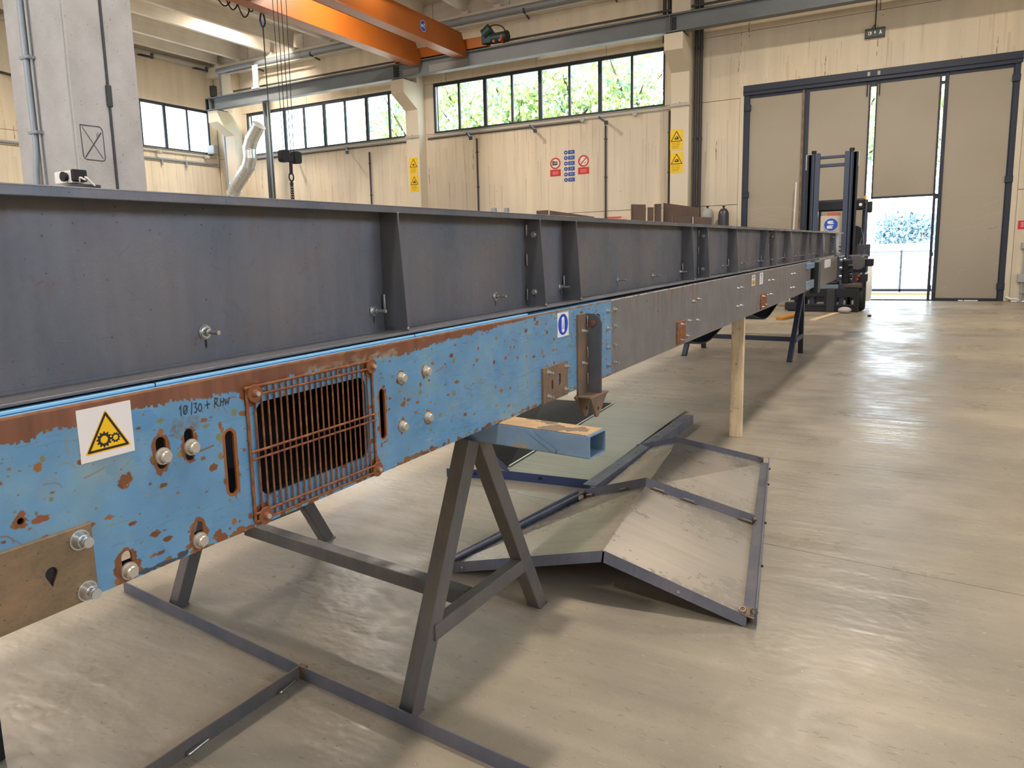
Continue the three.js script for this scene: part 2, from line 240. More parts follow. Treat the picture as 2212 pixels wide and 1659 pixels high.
// ---------- the setting: floor, walls, roof, columns ----------
const ZW = -21.65, XL = -23.67, XR = 9, ZB = 9;
{
  const f = struct('floor');
  part('bed', box(XL - 0.3, XR + 0.3, -0.3, -0.04, ZW - 0.3, ZB + 0.3), M.joint, f);
  // slabs between saw-cut joints; each joint runs from its z at XL to its z at XR
  const J = [[ZB, ZB], [1.5, 1.4], [-6.73, -2.77], [-5.6, -5.56], [-8.65, -8.95], [-13.2, -13.2], [-17.6, -17.6], [ZW + 0.02, ZW + 0.02]];
  J[2] = [-3.856 + 0.1214 * XL, -3.856 + 0.1214 * XR];
  const xs = [XL, XR];
  // the slanted joint only reaches as far as its neighbour
  const cross = (XL * 0) + (-5.6 + 3.856) / 0.1214;
  const polys = [
    [[XL, J[0][0]], [XR, J[0][1]], [XR, J[1][1]], [XL, J[1][0]]],
    [[XL, 1.5], [XR, 1.4], [XR, J[2][1]], [cross, -5.6], [XL, -5.6]],
    [[cross + 0.1, -5.59], [XR, J[2][1]], [XR, -5.56]],
  ];
  for (let i = 3; i < J.length - 1; i++) polys.push([[XL, J[i][0]], [XR, J[i][1]], [XR, J[i + 1][1]], [XL, J[i + 1][0]]]);
  for (const p of polys) {
    const q = p.map(([a, b]) => V(a, 0, b)), c = q.reduce((s, v) => s.add(v), V()).multiplyScalar(1 / q.length);
    const inset = q.map((v) => { const d = v.z > c.z ? -0.003 : 0.003; return [v.x, -(v.z + d)]; });
    const g = new THREE.ExtrudeGeometry(shapeOf(inset), { depth: 0.04, bevelEnabled: false }).rotateX(-PI / 2).translate(0, -0.04, 0);
    part('slab', g, M.floor, f);
  }
  part('threshold', box(-3.7, 2.6, -0.3, -0.005, ZW - 0.4, ZW - 0.3), M.joint, f);
}
// far wall: precast panels round two window bands and the gate
const WIN1 = [-13.47, -5.77, 5.46, 7.06], WIN2 = [-22.04, -14.34, 5.46, 7.06], DOOR = [-3.73, 2.52, 0, 5.70];
{
  const w = struct('wall_far');
  const T = 0.26, pan = (x0, x1, y0, y1) => part('panel', rbox(x0 + 0.006, x1 - 0.006, y0 + 0.006, y1 - 0.006, ZW - T, ZW, 0.006, 1), M.wall, w);
  for (const [a, b] of [[-23.67, -14.2], [-14.2, -5.25]]) {
    const W = a < -20 ? WIN2 : WIN1;
    pan(a, b, 0, 2.62); pan(a, b, 2.62, 5.46); pan(a, W[0], 5.46, 7.06); pan(W[1], b, 5.46, 7.06);
    for (let i = 0; i < 4; i++) pan(a + (b - a) * i / 4, a + (b - a) * (i + 1) / 4, 7.06, 8.0);
    pan(a, b, 8.0, 9.6);
  }
  pan(-5.25, DOOR[0], 0, 2.61); pan(-5.25, DOOR[0], 2.61, 5.42); pan(DOOR[1], XR, 0, 2.61); pan(DOOR[1], XR, 2.61, 5.42);
  part('panel', extr([[-5.244, 5.426], [DOOR[0], 5.426], [DOOR[0], DOOR[3]], [DOOR[1], DOOR[3]], [DOOR[1], 5.426], [XR, 5.426], [XR, 7.094], [-5.244, 7.094]], T).translate(0, 0, ZW - T), M.wall, w);
  for (let i = 0; i < 3; i++) pan(-5.25 + 4.75 * i, -5.25 + 4.75 * (i + 1), 7.1, 9.6);
  // seal behind the joints
  const back = shapeOf(rect(XL - 0.3, XR + 0.3, 0, 9.9), [rect(...WIN1), rect(...WIN2), rect(DOOR[0], DOOR[1], 0.01, DOOR[3])]);
  part('backing', extr(back, 0.06).translate(0, 0, ZW - T - 0.06), M.joint, w);
  const lg = struct('trim_1', [0, 8.55, ZW]);
  part('ledge', rbox(XL, XR, 8.55, 8.9, ZW, ZW + 0.36, 0.01, 1), M.ceil, lg);
  for (let i = 0; i < 24; i++) part('ledge_joint_strip', box(-22.4 + i * 1.08, -22.385 + i * 1.08, 8.56, 8.905, ZW + 0.35, ZW + 0.364), M.wallPlain, lg);
}
// left end wall with its own window band
const WINL = [-21.3, -15.12, 5.63, 7.3];
{
  const w = struct('wall_left'), T = 0.26;
  const pan = (z0, z1, y0, y1) => part('panel', rbox(XL - T, XL, y0 + 0.006, y1 - 0.006, z0 + 0.006, z1 - 0.006, 0.006, 1), M.wall, w);
  for (const y of [[0, 1.3], [1.3, 5.16]]) for (let i = 0; i < 8; i++) pan(ZW + 3.85 * i, ZW + 3.85 * (i + 1), y[0], y[1]);
  for (let i = 0; i < 4; i++) pan(ZW + 7.7 * i, ZW + 7.7 * (i + 1), 5.16, 5.63);
  pan(ZW, WINL[0], 5.63, 7.3); pan(WINL[1], -6, 5.63, 7.3); pan(-6, 1.6, 5.63, 7.3); pan(1.6, ZB + 0.2, 5.63, 7.3);
  for (let i = 0; i < 4; i++) pan(ZW + 7.7 * i, ZW + 7.7 * (i + 1), 7.3, 9.6);
  part('backing', extr(shapeOf(rect(-ZB - 0.3, -ZW + 0.3, 0, 9.9), [rect(-WINL[1], -WINL[0], WINL[2], WINL[3])]), 0.06).rotateY(PI / 2).translate(XL - T - 0.06, 0, 0), M.joint, w);
}
{ // aisle-side wall, out of frame: a long window band that the steel faces mirror
  const w = struct('wall_right');
  part('panel', extr(shapeOf(rect(-ZB - 0.3, -ZW + 0.3, 0, 9.9), [rect(-5, 10, 4.2, 6.6)]), 0.3).rotateY(PI / 2).translate(XR, 0, 0), M.wallPlain, w);
  for (let i = 0; i <= 8; i++) part('mullion', box(XR + 0.1, XR + 0.2, 4.2, 6.6, 5 - i * 1.875 - 0.04, 5 - i * 1.875 + 0.04), M.frame, w);
}
{ // wall behind the photographer: its own high window band gives the cool light on the near faces
  const w = struct('wall_back');
  const hole = rect(-16, 0, 4.2, 6.6);
  part('panel', extr(shapeOf(rect(XL - 0.3, XR + 0.3, 0, 9.9), [hole]), 0.3).translate(0, 0, ZB), M.wallPlain, w);
  for (let i = 0; i <= 8; i++) part('mullion', box(-16.04 + i * 2, -15.96 + i * 2, 4.2, 6.6, ZB + 0.1, ZB + 0.2), M.frame, w);
}
{ // ceiling: double-tee roof units, their ribs running from the far wall towards the camera
  const c = struct('ceiling');
  part('deck', box(XL - 0.3, XR + 0.3, 9.5, 9.9, ZW - 0.3, ZB + 0.3), M.ceil, c);
  for (let k = 0; k < 12; k++) for (const dx of [0, 1.64]) {
    const x = -21.93 - 2.77 + k * 2.77 + dx; if (x < XL + 0.2 || x > XR - 0.2) continue;
    part('rib', extr([[-0.07, 8.98], [0.07, 8.98], [0.14, 9.5], [-0.14, 9.5]], ZB - ZW - 0.36, [], 0).translate(x, 0, ZW + 0.36), M.ceil, c);
    part('rib_end', box(x - 0.11, x + 0.11, 8.905, 9.0, ZW + 0.05, ZW + 0.34), M.ceil, c);
  }
  for (let k = 0; k < 12; k++) part('end_infill', box(-24.4 + k * 2.77, -24.4 + k * 2.77 + 2.75, 8.9, 9.5, ZW + 0.001, ZW + 0.06), M.ceil, c);
}
// columns against the far wall, each with a corbel under the crane runway
for (const [x] of [[-22.5, 0], [-14.05, 1], [-5.23, 2], [3.6, 3]]) {
  const c = struct('column', [x, 0, ZW]);
  part('shaft', rbox(x - 0.25, x + 0.25, 0, 8.55, ZW, ZW + 0.45, 0.012), M.wallPlain, c);
  const pr = [[0, 6.22], [0.45, 6.22], [1.22, 6.64], [1.22, 7.05], [0, 7.05]];
  part('corbel', extr(pr, 0.48, [], 0.006).rotateY(-PI / 2).translate(x + 0.24, 0, ZW), M.wallPlain, c);
  part('bearing_plate', box(x - 0.2, x + 0.26, 7.055, 7.075, ZW + 0.7, ZW + 1.2), M.black, c);
}
// near column: bare concrete
{
  const c = struct('column', [-5.62, 0, -3.755]);
  part('core', rbox(-5.97, -5.27, 0, 9.0, -4.05, -3.475, 0.012), M.concrete, c);
  part('front_skin', rbox(-5.972, -5.285, 0, 9.0, -3.477, -3.46, 0.005), M.concrete, c);
  const mark = canvasTex(256, 320, (x, w, h) => { x.fillStyle = '#000'; x.fillRect(0, 0, w, h); x.strokeStyle = '#fff'; x.lineCap = 'round'; for (let k = 0; k < 3; k++) { x.lineWidth = 8; x.beginPath(); x.moveTo(18 + k, 16 + k * 2); x.lineTo(200, 14 - k); x.quadraticCurveTo(236, 18, 238, 60); x.lineTo(240 - k, 270); x.quadraticCurveTo(238, 304, 210, 306); x.lineTo(60, 304 + k); x.quadraticCurveTo(22, 300, 22 + k, 262); x.lineTo(18, 16); x.stroke(); } x.lineWidth = 7; x.beginPath(); x.moveTo(38, 34); x.lineTo(216, 282); x.stroke(); x.lineWidth = 12; x.beginPath(); x.moveTo(218, 66); x.lineTo(46, 284); x.stroke(); x.lineWidth = 5; x.beginPath(); x.moveTo(172, 78); x.lineTo(176, 106); x.moveTo(186, 66); x.lineTo(190, 98); x.stroke(); }, false);
  part('marker_sketch', new THREE.PlaneGeometry(0.21, 0.275).rotateY(PI / 2).translate(-5.2685, 2.435, -3.608), S({ color: '#4d4c4f', alphaMap: mark, transparent: true, roughness: 0.9 }), c, { keepUV: true, label: 'crossed box drawn in dark marker' });
}

// ---------- windows and the folding gate ----------
function windowBand(name, x0, x1, y0, y1, n, place, glass) {            // built in its own x-y plane, then placed
  const w = struct(name);
  const P = (nm, g, m) => part(nm, g.applyMatrix4(place), m, w);
  const st = (x1 - x0) / n;
  P('window_frame', box(x0, x1, y0, y0 + 0.07, -0.03, 0.03), M.frame); P('window_frame', box(x0, x1, y1 - 0.1, y1, -0.03, 0.03), M.frame);
  for (let i = 0; i <= n; i++) { const t = i % 2 ? 0.035 : 0.06; P('mullion', box(Math.max(x0, x0 + i * st - t), Math.min(x1, x0 + i * st + t), y0 + 0.07, y1 - 0.1, -0.035, 0.035), M.frame); }
  for (let i = 0; i < n; i++) P('pane', new THREE.PlaneGeometry(st - 0.06, y1 - y0 - 0.16).translate(x0 + (i + 0.5) * st, (y0 + 0.07 + y1 - 0.1) / 2, 0), glass);
  P('window_sill', box(x0 - 0.04, x1 + 0.04, y0 - 0.04, y0, -0.2, 0.07), M.wallPlain);
}
windowBand('window_1', ...WIN1, 8, new THREE.Matrix4().makeTranslation(0, 0, ZW - 0.07), M.glass);
windowBand('window_2', ...WIN2, 8, new THREE.Matrix4().makeTranslation(0, 0, ZW - 0.07), M.glass);
windowBand('window_3', -WINL[1], -WINL[0], WINL[2], WINL[3], 6, new THREE.Matrix4().makeTranslation(XL - 0.07, 0, 0).multiply(new THREE.Matrix4().makeRotationY(PI / 2)), M.frosted);

{ // gate: four tall leaves in a dark steel portal; the third leaf has its lower wicket open
  const d = struct('door_1', [-0.6, 0, -21.75]);
  const z = -21.75, fr = (x0, x1, y0, y1, a = 0.05, b = 0.05) => part('frame_bar', rbox(x0, x1, y0, y1, z - a, z + b, 0.006, 1), M.doorSteel, d);
  part('reveal', rbox(DOOR[0] - 0.0, DOOR[0] + 0.1, 0, 5.7, z - 0.1, ZW + 0.015, 0.008), M.wallPlain, d);
  part('reveal', rbox(DOOR[1] - 0.11, DOOR[1], 0, 5.7, z - 0.1, ZW + 0.015, 0.008), M.wallPlain, d);
  part('portal_head', rbox(DOOR[0] + 0.08, DOOR[1] - 0.08, 5.46, 5.72, z - 0.07, ZW + 0.02, 0.006), M.doorSteel, d);
  part('portal_head_lip', rbox(DOOR[0] + 0.08, DOOR[1] - 0.08, 5.55, 5.57, ZW + 0.02, ZW + 0.06, 0.004), M.doorSteel, d);
  part('portal_post', rbox(DOOR[0] + 0.1, DOOR[0] + 0.245, 0, 5.5, z - 0.06, z + 0.08, 0.006), M.doorSteel, d);
  part('portal_post', rbox(DOOR[1] - 0.22, DOOR[1] - 0.11, 0, 5.5, z - 0.06, z + 0.08, 0.006), M.doorSteel, d);
  const leaf = (x0, x1, y0, y1, l, r) => {
    part('door_leaf', rbox(x0 + l, x1 - r, y0 + 0.05, y1 - 0.06, z - 0.025, z + 0.022, 0.004), M.doorPanel, d);
    fr(x0, x0 + l, y0, y1); fr(x1 - r, x1, y0, y1); fr(x0 + l, x1 - r, y1 - 0.07, y1); fr(x0 + l, x1 - r, y0, y0 + 0.05);
  };
  leaf(-3.5, -2.1, 0.01, 5.46, 0.02, 0.03); leaf(-2.1, -0.615, 0.01, 5.46, 0.08, 0.04);
  leaf(-0.5, 0.885, 2.57, 5.46, 0.03, 0.04); leaf(0.945, 2.3, 0.01, 5.46, 0.08, 0.02);
  fr(-0.615, -0.5, 5.33, 5.46); fr(0.885, 0.945, 5.38, 5.46); fr(0.87, 0.96, 5.2, 5.27); fr(0.86, 0.95, 2.5, 2.62);
  fr(0.845, 0.905, 0.0, 2.57, 0.03, 0.03); fr(0.905, 0.925, 0.25, 0.38); fr(0.905, 0.925, 1.1, 1.2);
  fr(-0.62, -0.56, 0, 2.57, 0.03, 0.03);
  part('brown_edge_strip', box(-2.18, -2.14, 1.9, 5.46, z + 0.05, z + 0.075), M.rustPlate, d);
  for (const y of [0.27, 2.78, 5.06]) {
    part('hinge', rbox(-3.6, -3.45, y, y + 0.16, z + 0.03, z + 0.12, 0.01), M.doorSteel, d);
    part('hinge', rbox(2.26, 2.42, y, y + 0.16, z + 0.03, z + 0.12, 0.01), M.doorSteel, d);
  }
  for (const x of [-0.68, -0.46]) part('latch_plate', box(x - 0.03, x + 0.03, 5.57, 5.67, ZW + 0.02, ZW + 0.03), M.pipeLight, d);
  for (const x of [-0.7, -0.43]) part('bolt_bar', rod([x, 5.1, z + 0.06], [x, 5.42, z + 0.06], 0.014), M.doorSteel, d);
  part('floor_track', box(0.94, 2.4, 0.0, 0.018, z - 0.03, z + 0.1), M.black, d);
}
single('rod', 'long white rod leaning upright on the gate left of the forklift', 'rod', [rod([-2.3, 0, -21.42], [-2.245, 3.1, -21.52], 0.022)], M.white);

// ---------- crane runway, crane bridge, hook ----------
{
  const r = thing('crane_runway', 'grey steel crane runway beam carried on the concrete corbels of the far wall', 'beam', [-8, 7.075, -20.5]);
  const x0 = -22.75, x1 = 8.8, z = -20.5;
  part('bottom_flange', rbox(x0, x1, 7.075, 7.1, z - 0.14, z + 0.14, 0.004, 1), M.runway, r);
  part('web', box(x0, x1, 7.1, 7.49, z - 0.008, z + 0.008), M.runway, r);
  part('top_flange', rbox(x0, x1, 7.49, 7.515, z - 0.14, z + 0.14, 0.004, 1), M.runway, r);
  part('rail', rbox(x0, x1, 7.515, 7.56, z - 0.025, z + 0.025, 0.006, 1), M.blackSteel, r);
  part('end_plate', box(x0 - 0.012, x0, 7.075, 7.515, z - 0.14, z + 0.14), M.frame, r);
  for (const x of [-22.5, -14.05, -5.23]) { part('stiffener_plate', box(x - 0.1, x - 0.085, 7.1, 7.49, z, z + 0.13), M.runway, r); part('splice_plate', rbox(x - 0.06, x + 0.06, 7.12, 7.46, z + 0.008, z + 0.02, 0.003), M.frame, r); for (const y of [7.18, 7.26, 7.34, 7.42]) for (const dx of [-0.03, 0.03]) part('bolt', rod([x + dx, y, z + 0.02], [x + dx, y, z + 0.04], 0.014, 6), M.darkPipe, r); }
  part('repainted_patch', box(-12.86, -11.45, 7.13, 7.34, z + 0.0085, z + 0.0095), M.runwayPatch, r, { label: 'lighter repainted patch on the web' });
  part('repainted_patch', box(-13.85, -13.25, 7.11, 7.33, z + 0.0085, z + 0.0095), M.runwayPatch, r, { label: 'lighter repainted patch on the web' });
}
{
  const c = thing('crane_bridge', 'orange double-girder overhead crane bridge marked with a blue number 6 disc', 'crane', [-12.4, 7.3, -10]);
  // box girders with a chamfered foot at the far end
  const prof = (z0) => [[z0, 7.95], [z0, 7.34], [-20.25, 7.34], [-20.35, 7.42], [-20.35, 7.5], [-20.05, 7.95]].map(([zz, y]) => [-zz, y]);
  for (const [xa, xb] of [[-11.74, -11.42], [-13.36, -13.05]]) {
    const g = extr(prof(-1.5), xb - xa - 0.012, [], 0.006).rotateY(PI / 2).translate(xa + 0.006, 0, 0);
    part('girder', g, M.orange, c);
    part('bottom_flange', rbox(xa - 0.025, xb + 0.025, 7.325, 7.343, -20.26, -1.5, 0.003, 1), M.orange, c);
    part('top_flange', rbox(xa - 0.02, xb + 0.02, 7.948, 7.964, -20.06, -1.5, 0.003, 1), M.orange, c);
    part('end_gusset', plate4([xb + 0.007, 7.95, -20.05], [xb + 0.007, 7.5, -20.34], [xb + 0.007, 7.36, -20.27], [xb + 0.007, 7.36, -20.15], 0.006), M.orange, c);
    part('trolley_rail', box((xa + xb) / 2 - 0.025, (xa + xb) / 2 + 0.025, 7.964, 8.01, -20.0, -1.5), M.blackSteel, c);
  }
  part('end_carriage', rbox(-14.1, -10.75, 7.56, 7.86, -20.66, -20.36, 0.012), M.orange, c);
  for (const x of [-13.9, -10.95]) part('wheel', rod([x, 7.64, -20.55], [x, 7.64, -20.45], 0.09, 20), M.black, c);
  // drive unit on the carriage's right end
  const mz = -20.3, mo = part('drive_motor', [rbox(-10.85, -10.5, 7.6, 7.95, mz - 0.18, mz + 0.05, 0.03), rod([-10.78, 7.86, mz + 0.02], [-10.55, 8.0, mz + 0.02], 0.15, 18), rod([-10.55, 7.72, mz - 0.05], [-10.1, 7.72, mz - 0.05], 0.15, 20)], M.green, c, { label: 'dark green drive motor' });
  part('motor_cap', rod([-10.1, 7.72, mz - 0.05], [-10.02, 7.72, mz - 0.05], 0.16, 20), M.black, mo);
  part('motor_ring', rod([-10.2, 7.7, mz - 0.05], [-10.15, 7.7, mz - 0.05], 0.155, 20), M.red, mo);
  part('motor_hose', tube([[-10.75, 8.02, mz], [-10.4, 8.06, mz + 0.06], [-10.12, 7.96, mz + 0.1], [-10.05, 7.85, mz + 0.06]], 0.018, 24), M.black, mo);
  part('buffer', rod([-10.4, 7.6, mz + 0.08], [-10.4, 7.6, mz + 0.14], 0.035, 12), M.red, mo); part('buffer', rod([-10.2, 7.6, mz + 0.08], [-10.2, 7.6, mz + 0.14], 0.035, 12), M.red, mo);
  const six = canvasTex(256, 256, (x, w, h) => { x.fillStyle = '#2242a4'; x.fillRect(0, 0, w, h); x.strokeStyle = '#e8ecf4'; x.lineWidth = 9; x.beginPath(); x.arc(128, 128, 118, 0, 7); x.stroke(); x.fillStyle = '#fff'; x.font = 'bold 120px sans-serif'; x.textAlign = 'center'; x.fillText('6', 128, 204); x.fillRect(74, 74, 108, 17); x.beginPath(); x.moveTo(60, 82); x.lineTo(92, 58); x.lineTo(92, 106); x.fill(); });
  part('number_disc', new THREE.CylinderGeometry(0.155, 0.155, 0.006, 40).rotateX(PI / 2).rotateY(PI / 2).translate(-11.405, 7.66, -17.95), [S({ color: '#d8dce6' }), S({ map: six, roughness: 0.5 }), S({ color: '#2242a4' })][1], c, { keepUV: true, label: 'blue disc with a white arrow over the number 6' });
}
{
  const t = thing('hoist_trolley', 'grey hoist trolley running on top of the two orange crane girders', 'hoist', [-12.4, 8.0, -13.5]);
  part('frame', [rbox(-13.4, -11.4, 8.01, 8.15, -14.3, -14.1, 0.01), rbox(-13.4, -11.4, 8.01, 8.15, -12.9, -12.7, 0.01), rbox(-13.0, -12.9, 8.01, 8.12, -14.3, -12.7, 0.01), rbox(-11.9, -11.8, 8.01, 8.12, -14.3, -12.7, 0.01)], M.runway, t);
  part('drum', rod([-12.95, 8.3, -13.5], [-11.9, 8.3, -13.5], 0.2, 24), M.green, t);
}
{
  const h = thing('crane_hook', 'black crane hook block with a short chain sling, hanging from the orange bridge', 'hook', [-12.4, 3.7, -13.5]);
  for (const z of [-13.2, -13.38, -13.52, -13.72]) part('wire_rope', rod([-12.4 + (z + 13.5) * 0.1, 8.09, z], [-12.4, 3.95, z < -13.6 ? -13.62 : z > -13.25 ? -13.28 : z], 0.009, 6), M.rope, h);
  part('sheave_cheek', extr(rrect(13.17, 13.40, 3.73, 3.99, 0.06), 0.14, [], 0.008).rotateY(PI / 2).translate(-12.47, 0, 0), M.black, h);
  part('sheave_cheek', extr(rrect(13.57, 13.80, 3.73, 3.99, 0.06), 0.14, [], 0.008).rotateY(PI / 2).translate(-12.47, 0, 0), M.black, h);
  part('block_body', rbox(-12.46, -12.34, 3.74, 3.9, -13.6, -13.36, 0.02), M.blackSteel, h);
  part('hook_shank', rod([-12.4, 3.76, -13.5], [-12.4, 3.46, -13.49], 0.04, 12), M.blackSteel, h);
  part('oval_link', new THREE.TorusGeometry(0.075, 0.017, 10, 28).scale(1, 1.25, 1).rotateY(PI / 2).translate(-12.4, 3.4, -13.49), M.blackSteel, h);
  part('sling_knot', new THREE.SphereGeometry(0.045, 12, 10).scale(1, 1.4, 1).translate(-12.4, 3.24, -13.485), M.rope, h);
  const ch = new THREE.TorusGeometry(0.024, 0.008, 6, 14).scale(1, 1.5, 1), L = [];
  for (let i = 0; i < 13; i++) for (const dz of [-0.02, 0.02]) L.push(ch.clone().rotateY(i % 2 ? PI / 2 : 0.3).translate(-12.4, 3.16 - i * 0.055, -13.49 + dz * (1 + i * 0.06)));
  part('sling_chain', L, M.rope, h);
}
{
  const p = thing('pendant_cable', 'dark pendant control cable with a blue suspension clamp, left of the hook ropes', 'cable', [-13.8, 4, -14.35]);
  part('cable', rod([-13.8, 1.2, -14.37], [-13.8, 7.2, -14.34], 0.014, 8), M.rope, p);
  part('suspension_loop', tube([[-13.8, 7.62, -14.34], [-13.8, 7.5, -14.30], [-13.8, 7.3, -14.26], [-13.8, 7.18, -14.34], [-13.8, 7.3, -14.42], [-13.8, 7.5, -14.38], [-13.8, 7.62, -14.35]], 0.022, 48), M.blueCable, p);
  part('cable_clamp', rod([-13.8, 7.5, -14.34], [-13.8, 7.95, -14.34], 0.045, 12), M.blueCable, p);
}
{
  const f = thing('festoon_cable', 'looping black festoon cable hanging along the left side of the crane bridge', 'cable', [-13.6, 7.3, -13]);
  const lp = (z0, z1, y0, y1, dip) => tube([[-13.6, y0, z0], [-13.6, y0 - dip * 0.6, z0 + (z1 - z0) * 0.15], [-13.6, Math.min(y0, y1) - dip, (z0 + z1) / 2], [-13.6, y1 - dip * 0.6, z1 - (z1 - z0) * 0.15], [-13.6, y1, z1]], 0.016, 30, 6);
  for (const [a, b, y0, y1, dd] of [[-11.5, -12.4, 7.6, 7.6, 0.25], [-12.72, -13.15, 7.5, 7.5, 0.22], [-13.0, -13.36, 7.5, 7.48, 0.22], [-13.34, -13.72, 7.48, 7.42, 0.24], [-13.62, -13.9, 7.56, 7.56, 0.2]]) part('cable_loop', lp(a, b, y0, y1, dd), M.black, f);
  for (const z of [-12.56, -12.9, -13.34, -13.75]) part('cable_trolley', rbox(-13.66, -13.54, 7.46, 7.72, z - 0.05, z + 0.05, 0.01), M.blueCable, f);
  part('track', box(-13.63, -13.57, 7.72, 7.77, -20, -1.5), M.runway, f);
}

// ---------- pipes, trays and fittings on the far and left walls ----------
const zp = ZW + 0.36;
{
  const p = thing('duct_pipe', 'thick grey pipe running along the top of the far wall under the roof ribs', 'pipe', [-8, 8.6, zp]);
  part('pipe_run', rod([-22.9, 8.66, zp + 0.1], [8.8, 8.70, zp + 0.1], 0.105, 20), M.pipe, p);
  for (let x = -22; x < 3; x += 3.3) part('pipe_joint', rod([x, 8.66 + (x + 22) * 0.0013, zp + 0.1], [x + 0.09, 8.66 + (x + 22) * 0.0013, zp + 0.1], 0.115, 20), M.pipe, p);
  for (let x = -20.9; x < 2; x += 2.75) part('bracket_arm', [bar([x, 8.48, zp - 0.3], [x + 0.12, 8.5, zp + 0.36], 0.04, 0.05), box(x + 0.1, x + 0.14, 8.46, 8.6, zp + 0.33, zp + 0.37)], M.darkPipe, p);
  
}
single('drop_pipe', 'grey vertical pipe dropping down the corner from the thick roof pipe', 'pipe', [rod([-22.85, 0, zp + 0.02], [-22.85, 8.54, zp + 0.02], 0.07, 14)], M.pipe);
single('thin_pipe', 'thin cream pipe running below the thick grey pipe on the far wall', 'pipe', [rod([-22.4, 8.49, zp + 0.14], [8.7, 8.51, zp + 0.14], 0.035, 10)], M.pipeLight);
single('wall_pipe', 'light pipe along the top of the left end wall meeting the corner', 'pipe', [rod([XL + 0.12, 8.9, -1], [XL + 0.12, 8.9, -21.3], 0.1, 16)], M.pipeLight);
for (const [z, y] of [[-18.3, 8.72], [-20.7, 8.72], [-13.4, 7.2]]) single('wall_bracket', z < -20 ? 'dark angled wall bracket in the far left corner under the roof' : z < -18 ? 'dark angled wall bracket on the left wall beside the near column' : 'dark angled wall bracket left of the white column face', 'bracket', [bar([XL, y + 0.1, z], [XL + 0.75, y - 0.12, z], 0.06, 0.08), box(XL + 0.69, XL + 0.77, y - 0.16, y + 0.02, z - 0.04, z + 0.04)], M.darkPipe, { });
single('busbar', 'dark power rail running along the far wall just above the crane runway', 'rail', [rbox(-22.3, -11.2, 7.84, 7.9, zp - 0.05, zp + 0.0, 0.01, 1), rbox(-10.6, 8, 7.86, 7.92, zp - 0.05, zp, 0.01, 1)], M.darkPipe);
single('support_plate', 'pale steel hanger plate standing on the crane runway near the corner', 'bracket', [rbox(-20.4, -20.16, 7.62, 8.4, -20.56, -20.5, 0.01), rbox(-20.42, -20.14, 7.56, 7.63, -20.6, -20.42, 0.01)], M.plastic);
single('black_box', 'small black box on the runway beam in the corner', 'box', [rbox(-22.55, -22.35, 7.565, 7.95, -20.6, -20.4, 0.02)], M.black);
single('steel_post', 'slim grey steel post standing under the runway beam left of the hook', 'post', [rbox(-20.0, -19.8, 0, 7.07, -20.67, -20.66, 0.003, 1), rbox(-20.0, -19.99, 0, 7.07, -20.66, -20.5, 0.003, 1), rbox(-19.81, -19.8, 0, 7.07, -20.66, -20.5, 0.003, 1)], M.pipe);
{
  const t = thing('cable_tray', 'cream cable trunking running below the far windows with dark lamp arms', 'trunking', [-14, 5.32, ZW]);
  part('tray', rbox(-22.2, -14.35, 5.34, 5.42, ZW, ZW + 0.07, 0.006), M.pipeLight, t); part('tray', rbox(-13.7, -5.5, 5.34, 5.42, ZW, ZW + 0.07, 0.006), M.pipeLight, t);
  for (const [a, b] of [[-22, -14.3], [-13.7, -8.2]]) part('cable', rod([a, 5.3, ZW + 0.05], [b, 5.29, ZW + 0.05], 0.018, 8), M.darkPipe, t);
  for (const x of [-6.6, -8.2]) part('junction_box', rod([x, 5.33, ZW + 0.05], [x, 5.33, ZW + 0.12], 0.07, 14), M.plastic, t);
  for (const x of [-19.6, -17.2, -12.2, -9.95, -7.7]) part('lamp_arm', [bar([x, 5.36, ZW + 0.04], [x + 0.34, 5.14, ZW + 0.42], 0.05, 0.06), rbox(x + 0.3, x + 0.4, 5.06, 5.17, ZW + 0.38, ZW + 0.46, 0.015)], M.darkPipe, t);
}
for (const [x, l] of [[-14.05, 'middle'], [-5.23, 'right-hand']]) single('column_trunking', `short cream trunking piece crossing the front of the ${l} column`, 'trunking', [rbox(x - 0.26, x + 0.29, 5.32, 5.40, ZW + 0.45, ZW + 0.51, 0.006), box(x - 0.01, x + 0.01, 5.3, 5.43, ZW + 0.45, ZW + 0.52)], M.pipeLight);
for (const [x, y, n] of [[-16.17, 5.1, 'grey conduit dropping down the far wall left of the middle column'], [-11.84, 5.15, 'grey conduit dropping down the far wall left of the safety signs'], [-7.5, 5.1, 'grey conduit dropping down the far wall right of the safety signs'], [-5.62, 5.3, 'dark cable running down the left edge of the right-hand column']]) single('conduit', n, 'pipe', [rod([x, 0.1, ZW + 0.04], [x, y, ZW + 0.04], 0.028, 8), ...[1.2, 2.4, 3.6, 4.7].map((yy) => box(x - 0.04, x + 0.04, yy, yy + 0.03, ZW, ZW + 0.07))], M.darkPipe);
for (const [x, n] of [[-4.87, 'left'], [-4.74, 'right']]) single('downpipe', n === 'left' ? 'left one of the two dark downpipes beside the right-hand column' : 'right one of the two dark downpipes beside the right-hand column', 'pipe', [rod([x, 0, ZW + 0.16], [x, 8.5, ZW + 0.16], 0.05, 14), ...[2, 4.4, 6.8].map((y) => rod([x, y, ZW + 0.16], [x, y + 0.08, ZW + 0.16], 0.06, 14))], M.darkPipe);
for (const [x, n] of [[-5.74, 'left'], [-5.6, 'right']]) single('riser_pipe', n === 'left' ? 'left dark riser pipe above the runway near the right-hand column' : 'right dark riser pipe above the runway near the right-hand column', 'pipe', [rod([x, 7.1, ZW + 0.2], [x, 8.5, ZW + 0.2], 0.05, 12)], M.darkPipe);
